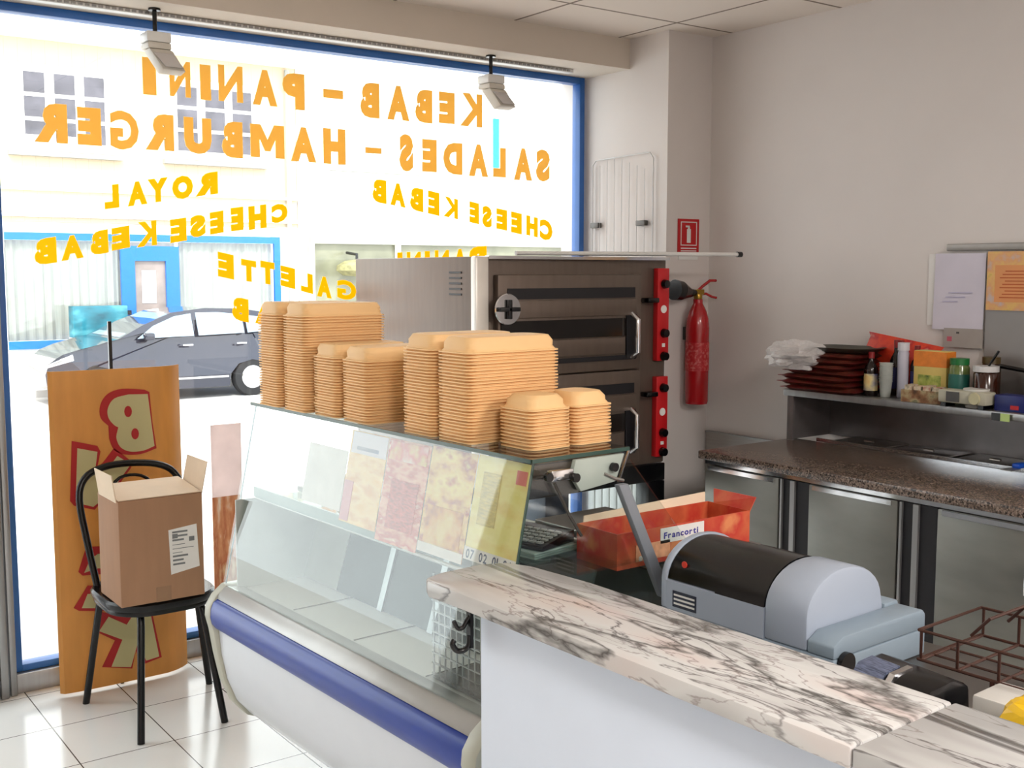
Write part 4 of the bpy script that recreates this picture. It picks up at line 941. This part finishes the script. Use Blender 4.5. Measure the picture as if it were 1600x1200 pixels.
# ---- card printer, wire rack, white perforated box, yellow packet on the worktop
t = prt = thing('receipt_printer', 'small glossy black receipt printer behind the marble slab', 'printer', (1.525, 1.02, .8505), RC - .15)
B().prism([(-.045, 0), (-.05, .04), (-.03, .062), (.02, .07), (.06, .055), (.065, 0)], -.075, .075, 'Y').build('body', M_black, t, bevel=.008)
B().prism([(-.051, .042), (-.031, .0645), (.0, .0695), (.0, .066), (-.028, .061), (-.047, .040)], .012, .07, 'Y').build('paper_cover', mat('smoky_cover', (.34, .37, .46), .12, noise=.6, scale=60, stretch=(8, 1, 8)), t)
B().prism([(-.052, .040), (-.031, .0655), (.01, .071), (.01, .067), (-.028, .062), (-.048, .036)], -.005, .006, 'Y').build('chrome_strip', M_chrome, t)
t = wbk = thing('wire_basket', 'brown coated wire rack standing on the worktop at the right', 'wire basket', (1.66, .93, .8505), RC)
M_brownw = mat('brown_wire', (.26, .16, .13), .35, .2)
b = B(); r = .0028
for z in (.055, .105):
    b.tube([(-.04, .13, z), (-.04, -.16, z), (.16, -.16, z), (.16, .13, z), (-.04, .13, z)], r, 8)
for y in (-.15, -.08, -.01, .06, .125):
    b.tube([(-.04, y, .105), (-.04, y, .055), (.16, y, .055), (.16, y, .105)], r, 8)
for x in (.0, .05, .10): b.tube([(x, -.16, .055), (x, .13, .055)], r * .8, 8)
b.tube([(-.04, .0, .055), (-.04, .0, .0)], .004, 8).tube([(-.04, -.08, .055), (-.04, -.08, .0)], .004, 8).tube([(.16, .0, .055), (.16, .0, .0)], .004, 8).tube([(.16, -.08, .055), (.16, -.08, .0)], .004, 8)
b.tube([(.0, .06, .105), (.0, .03, .14), (.12, .03, .14), (.12, .06, .105)], r, 8)
b.build('wires', M_brownw, t, smooth=True)
t = pbx = thing('perforated_box', 'white plastic box with rows of round holes at the right edge', 'box', (1.588, .872, .8505), RC)
B().box(-.045, .045, -.06, .045, 0, .056).build('box', mat('offwhite_plastic', (.74, .73, .71), .4), t, bevel=.004)
b = B()
for i in range(5):
    for j in range(5): b.box(-.0462, -.0452, -.045 + i * .0085, -.0405 + i * .0085, .008 + j * .009, .0125 + j * .009)
b.build('holes', M_black, t)
t = ypk = thing('yellow_packet', 'bright yellow snack packet at the right edge behind the marble', 'packet', (1.465, .752, .8505), RC)
blob('x', '', '', (0, 0, 0), (.042, .068, .062), mat('packet_yellow', (.90, .72, .10), .35, noise=.15, scale=14), 12, .25, parent=t, part='bag')
B().box(-.05, .0, .05, .085, .03, .06).build('green_corner', mat('packet_green', (.12, .55, .38), .4), t, bevel=.008)

def raise_(t, dz, x0, x1, y0, y1, nm, m):
    for c in t.children: c.location.z += dz
    t.location.z -= dz
    B().box(x0, x1, y0, y1, 0, dz).build(nm, m, t, bevel=.003)
raise_(mc, .05, 0, .30, -ML - .06, 0, 'base', M_machined)
raise_(prt, .05, -.045, .062, -.072, .072, 'base', M_black)
raise_(pbx, .05, -.044, .044, -.058, .043, 'base', MATS['offwhite_plastic'])
raise_(ypk, .05, -.035, .035, -.06, .06, 'lower_bag', MATS['packet_yellow'])
wbk.location.z -= .05
for c in wbk.children: c.location.z += .05
for lx, ly in ((-.04, 0), (-.04, -.08), (.16, 0), (.16, -.08)): B().cyl((lx, ly, 0), (lx, ly, .05), .004, n=10).build('leg', M_brownw, wbk, smooth=True)
# ---- calculator and papers on the case ledge
t = thing('note_pad', 'green glass backed pad of papers under the calculator', 'note pad', (1.56, 2.04, .8895), RC + .12)
B().box(-.085, .085, -.075, .10, 0, .012).build('backing', M_green, t, bevel=.002)
b = B()
for i in range(3): b.box(-.078 + .004 * i, .080 - .003 * i, -.07 + .004 * i, .095, .0125 + i * .004, .0155 + i * .004)
b.build('papers', mat('pale_green_paper', (.66, .74, .72), .6), t)
t = thing('calculator', 'black desk calculator with pale keys lying on the note pad', 'calculator', (1.56, 2.05, .914), RC + .25)
B().prism([(-.06, 0), (-.06, .012), (.07, .03), (.07, 0)], -.07, .08, 'Y').build('body', M_black, t, bevel=.003)
b = B()
for i in range(5):
    for j in range(6):
        x = -.050 + i * .018; y = -.058 + j * .021; z = .0135 + (x + .06) * .1385
        b.box(x, x + .012, y, y + .015, z, z + .004)
b.build('keys', mat('key_grey', (.62, .63, .62), .5), t)
# orange cardboard carton
t = thing('cheese_carton', 'open orange printed cardboard carton on the service ledge, seen beside the gas strut', 'carton', (1.612, 1.812, .8895), .0)
M_ocart = patches('orange_carton_print', [(.66, .26, .16), (.76, .36, .22), (.72, .20, .15), (.82, .50, .32)], (1, 1, 1), 9, .5)
hw, hl, hh = .43, .14, .082
b = B().box(0, hw, 0, .003, 0, hh).box(0, hw, hl - .003, hl, 0, hh).box(0, .003, .003, hl - .003, 0, hh).box(hw - .003, hw, .003, hl - .003, 0, hh).box(0.003, hw - .003, .003, hl - .003, 0, .003)
b.build('tray', M_ocart, t)
def flap(nm, m, pts): B().hexa(pts).build(nm, m, t)
flap('inner_flap', M_cardl, [(.02, hl, hh), (hw - .01, hl, hh), (hw - .01, hl + .003, hh), (.02, hl + .003, hh), (.03, hl + .01, hh + .012), (hw, hl + .01, hh + .022), (hw, hl + .013, hh + .022), (.03, hl + .013, hh + .012)])
flap('side_flap', M_ocart, [(hw, .01, hh - .02), (hw + .003, .01, hh - .02), (hw + .003, hl - .02, hh), (hw, hl - .02, hh), (hw + .02, .0, hh + .03), (hw + .023, .0, hh + .03), (hw + .023, hl, hh + .03), (hw + .02, hl, hh + .03)])
B().box(.13, .27, -.0022, -.0005, .043, .078).build('white_panel', M_paper, t)
b = B(); write(b, 'Francorti', lambda u, v: (.14 + u, -.0030, .053 + v), .11, .015, .03); b.build('logo_text', mat('logo_blue', (.20, .18, .55), .5), t)
B().box(.055, .16, -.0022, -.0005, .012, .05).build('pale_symbol', mat('carton_pale', (.88, .62, .48), .5, noise=.2, scale=60), t)

# ================================================================== CHAIR, CARTON, BOARD
ch = thing('chair', 'black metal tube cafe chair with a round padded seat', 'chair', (1.225, 3.78, 0), 0)
b = B()
feet = [(-.129, -.205, 'F'), (.163, -.195, 'F'), (-.177, .262, 'R'), (.254, .187, 'R')]
prof_s = [(1.0, .437), (1.02, .445), (1.02, .458), (.985, .4655), (.5, .468)]
B().loft([[(u * s_, v * s_, z) for u, v in rrect(-.19, .175, -.20, .20, .13, 6)] for s_, z in prof_s]).build('seat', M_blackm, ch, smooth=True)
B().loft([[(u * s_, v * s_, z) for u, v in rrect(-.185, .17, -.195, .195, .13, 6)] for s_, z in ((1.0, .42), (1.01, .428), (1.0, .436), (.9, .436), (.9, .42))]).build('seat_ring', M_blackm, ch, smooth=True)
for fx, fy, k in feet:
    tx, ty = (fx * .72, fy * .62)
    if k == 'F': pts = [(fx, fy, 0), (tx * 1.03, ty * 1.1, .38), (tx, ty * 1.0, .41), (tx * .8, ty * .8, .42)]
    else: pts = [(fx, fy, 0), (tx * 1.05, ty * 1.15, .40), (tx * .9, ty * .95, .42)]
    B().tube(pts, .0125, 12).build('leg', M_blackm, ch, smooth=True)
# back hoop
hoop = [(-.155, .12, .43), (-.178, .165, .62), (-.19, .195, .76), (-.165, .21, .83), (-.10, .215, .862), (-.01, .215, .868), (.09, .213, .855), (.15, .208, .82), (.175, .195, .75), (.165, .165, .62), (.145, .12, .43)]
B().tube(smoothpath(hoop), .0125, 12).build('back_hoop', M_blackm, ch, smooth=True)
inner = [(-.085, .13, .43), (-.09, .175, .64), (-.075, .20, .79), (-.01, .208, .826), (.065, .203, .79), (.085, .175, .64), (.08, .13, .43)]
B().tube(smoothpath(inner), .006, 10).build('inner_hoop', M_blackm, ch, smooth=True)
t = thing('cardboard_box', 'brown cardboard box with a white shipping label sitting on the chair', 'cardboard box', (1.047, 3.57, .469))
bw, bd, bh = .278, .225, .348
B().box(0, bw, 0, bd, 0, bh).build('carton', M_card, t, bevel=.003)
B().hexa([(.002, .004, bh + .001), (bw - .002, .004, bh + .001), (bw - .002, bd, bh + .018), (.002, bd, bh + .018), (.002, .002, bh + .004), (bw - .002, .002, bh + .004), (bw - .002, bd, bh + .022), (.002, bd, bh + .022)]).build('front_flap', M_cardl, t)
B().hexa([(-.004, .01, bh - .004), (-.0005, .01, bh - .004), (-.0005, bd - .03, bh - .004), (-.004, bd - .03, bh - .004), (-.016, .01, bh + .085), (-.0125, .01, bh + .085), (-.0125, bd - .03, bh + .085), (-.016, bd - .03, bh + .085)]).build('left_flap', M_cardl, t)
B().hexa([(bw + .0005, .01, bh - .004), (bw + .004, .01, bh - .004), (bw + .004, bd - .03, bh - .004), (bw + .0005, bd - .03, bh - .004), (bw + .022, .01, bh + .10), (bw + .0255, .01, bh + .10), (bw + .0255, bd - .03, bh + .10), (bw + .022, bd - .03, bh + .10)]).build('right_flap', M_cardl, t)
B().box(bw * .5 - .025, bw * .5 + .025, -.0006, -.0001, .0, .05).build('tape', mat('brown_tape', (.55, .42, .32), .3), t)
lb = B().hexa([(.165, -.0012, .085), (.262, -.0012, .10), (.262, -.0002, .10), (.165, -.0002, .085), (.160, -.0012, .235), (.255, -.0012, .245), (.255, -.0002, .245), (.160, -.0002, .235)]).build('shipping_label', M_paper, t)
b = B()
rl = random.Random(3)
for i in range(9):
    z = .115 + i * .0135
    b.box(.172, .172 + rl.uniform(.03, .075), -.0020, -.0013, z, z + rl.choice((.002, .002, .006)))
b.box(.172, .19, -.0022, -.0013, .205, .22); b.box(.228, .246, -.0022, -.0013, .19, .205)
b.build('label_print', mat('grey_print', (.45, .46, .47), .6), lb)

bd_ = thing('sign_board', 'tall orange curved sign board with red and cream letters behind the chair', 'sign board', (.99, 4.14, 0))
R_ = lambda x, z: (x - .99, z)
path = [(.0, .02), (.012, .006), (.05, 0.0), (.18, -.004), (.30, -.002), (.392, .0), (.43, .012), (.46, .03), (.488, .055)]
b = B()
outer = [(x, y) for x, y in path]; inner_ = [(x, y + .004) for x, y in path][::-1]
b.prism(outer + inner_, .012, 1.197, 'Z'); b.build('sheet', M_board, bd_, bevel=0, smooth=True)
BR = [(1.343, 1.104), (1.325, 1.114), (1.243, 1.122), (1.191, 1.107), (1.163, 1.068), (1.162, 1.021), (1.189, 0.989), (1.19, 0.942), (1.206, 0.899), (1.246, 0.877), (1.305, 0.874), (1.363, 0.89), (1.351, 0.988)]
BC = [(1.336, 1.097), (1.266, 1.1), (1.213, 1.088), (1.189, 1.054), (1.19, 1.019), (1.209, 0.991), (1.224, 0.981), (1.22, 0.966), (1.216, 0.94), (1.23, 0.906), (1.264, 0.887), (1.312, 0.886), (1.355, 0.9), (1.346, 0.989)]
RR = [(1.058, 0.945), (1.147, 0.919), (1.157, 0.897), (1.144, 0.84), (1.164, 0.855), (1.206, 0.905), (1.275, 0.844), (1.262, 0.821), (1.231, 0.782), (1.194, 0.733), (1.15, 0.708), (1.129, 0.684), (1.057, 0.708), (1.044, 0.727)]
RC_ = [(1.076, 0.917), (1.146, 0.897), (1.138, 0.846), (1.155, 0.832), (1.187, 0.838), (1.217, 0.875), (1.265, 0.839), (1.207, 0.767), (1.151, 0.714), (1.124, 0.696), (1.063, 0.719)]
ER = [(1.094, 0.551), (1.292, 0.528), (1.299, 0.41), (1.144, 0.441), (1.077, 0.446), (1.063, 0.462)]
EC = [(1.105, 0.501), (1.134, 0.519), (1.281, 0.502), (1.279, 0.441), (1.132, 0.465), (1.083, 0.456)]
AR = [(1.094, 0.406), (1.276, 0.369), (1.284, 0.273), (1.06, 0.317), (1.042, 0.331)]
AC = [(1.092, 0.375), (1.265, 0.349), (1.268, 0.29), (1.07, 0.326)]
KR = [(1.136, 0.3), (1.23, 0.261), (1.327, 0.254), (1.357, 0.081), (1.294, 0.069), (1.272, 0.085), (1.26, 0.127), (1.244, 0.06), (1.134, 0.089), (1.184, 0.181), (1.118, 0.227)]
KC = [(1.164, 0.276), (1.229, 0.233), (1.251, 0.263), (1.321, 0.25), (1.347, 0.086), (1.297, 0.08), (1.269, 0.159), (1.239, 0.067), (1.168, 0.084), (1.211, 0.179), (1.128, 0.228)]
sm2 = lambda p: [(q.x, q.y) for q in smoothpath([(a, c, 0) for a, c in p], 4)]
BR = [BR[0]] + sm2(BR[1:7]) + sm2(BR[7:12]) + [BR[12]]; BC = [BC[0]] + sm2(BC[1:7]) + sm2(BC[7:13]) + [BC[13]]
for rp, cp in ((BR, BC), (RR, RC_), (ER, EC), (AR, AC), (KR, KC)):
    o = B().prism([R_(*p) for p in rp], -.0062, -.0045, 'Y').build('letter_shadow', M_redl, bd_)
    B().prism([R_(*p) for p in cp], -.0078, -.0064, 'Y').build('letter', M_cream, o)
    if rp is BR:
        b = B()
        for hx, hz in ((1.261, 1.037), (1.284, .952)):
            b.prism([R_(hx + .014 * math.cos(a), hz + .021 * math.sin(a)) for a in [2 * PI * q / 12 for q in range(12)]], -.0095, -.008, 'Y')
        b.build('letter_counter', M_redl, o)
B().box(.218, .230, .02, .032, 0, 1.37).build('support_rod', M_black, bd_)
t = thing('kebab_banner', 'narrow banner with a kebab spit picture standing between chair and case', 'banner', (1.60, 4.20, 0))
B().box(0, .125, 0, .006, .0, .66).build('sheet', patches('kebab_print', [(.95, .88, .80), (.86, .60, .42), (.76, .44, .28), (.94, .80, .62)], (3, 1, .8), 9), t)
B().box(0, .125, 0, .006, .6605, .95).build('upper_sheet', mat('banner_pale', (.95, .90, .89), .5, trans=.4), t)
B().box(-.01, .135, -.03, .04, -.0, .012).build('foot', M_alu, t)
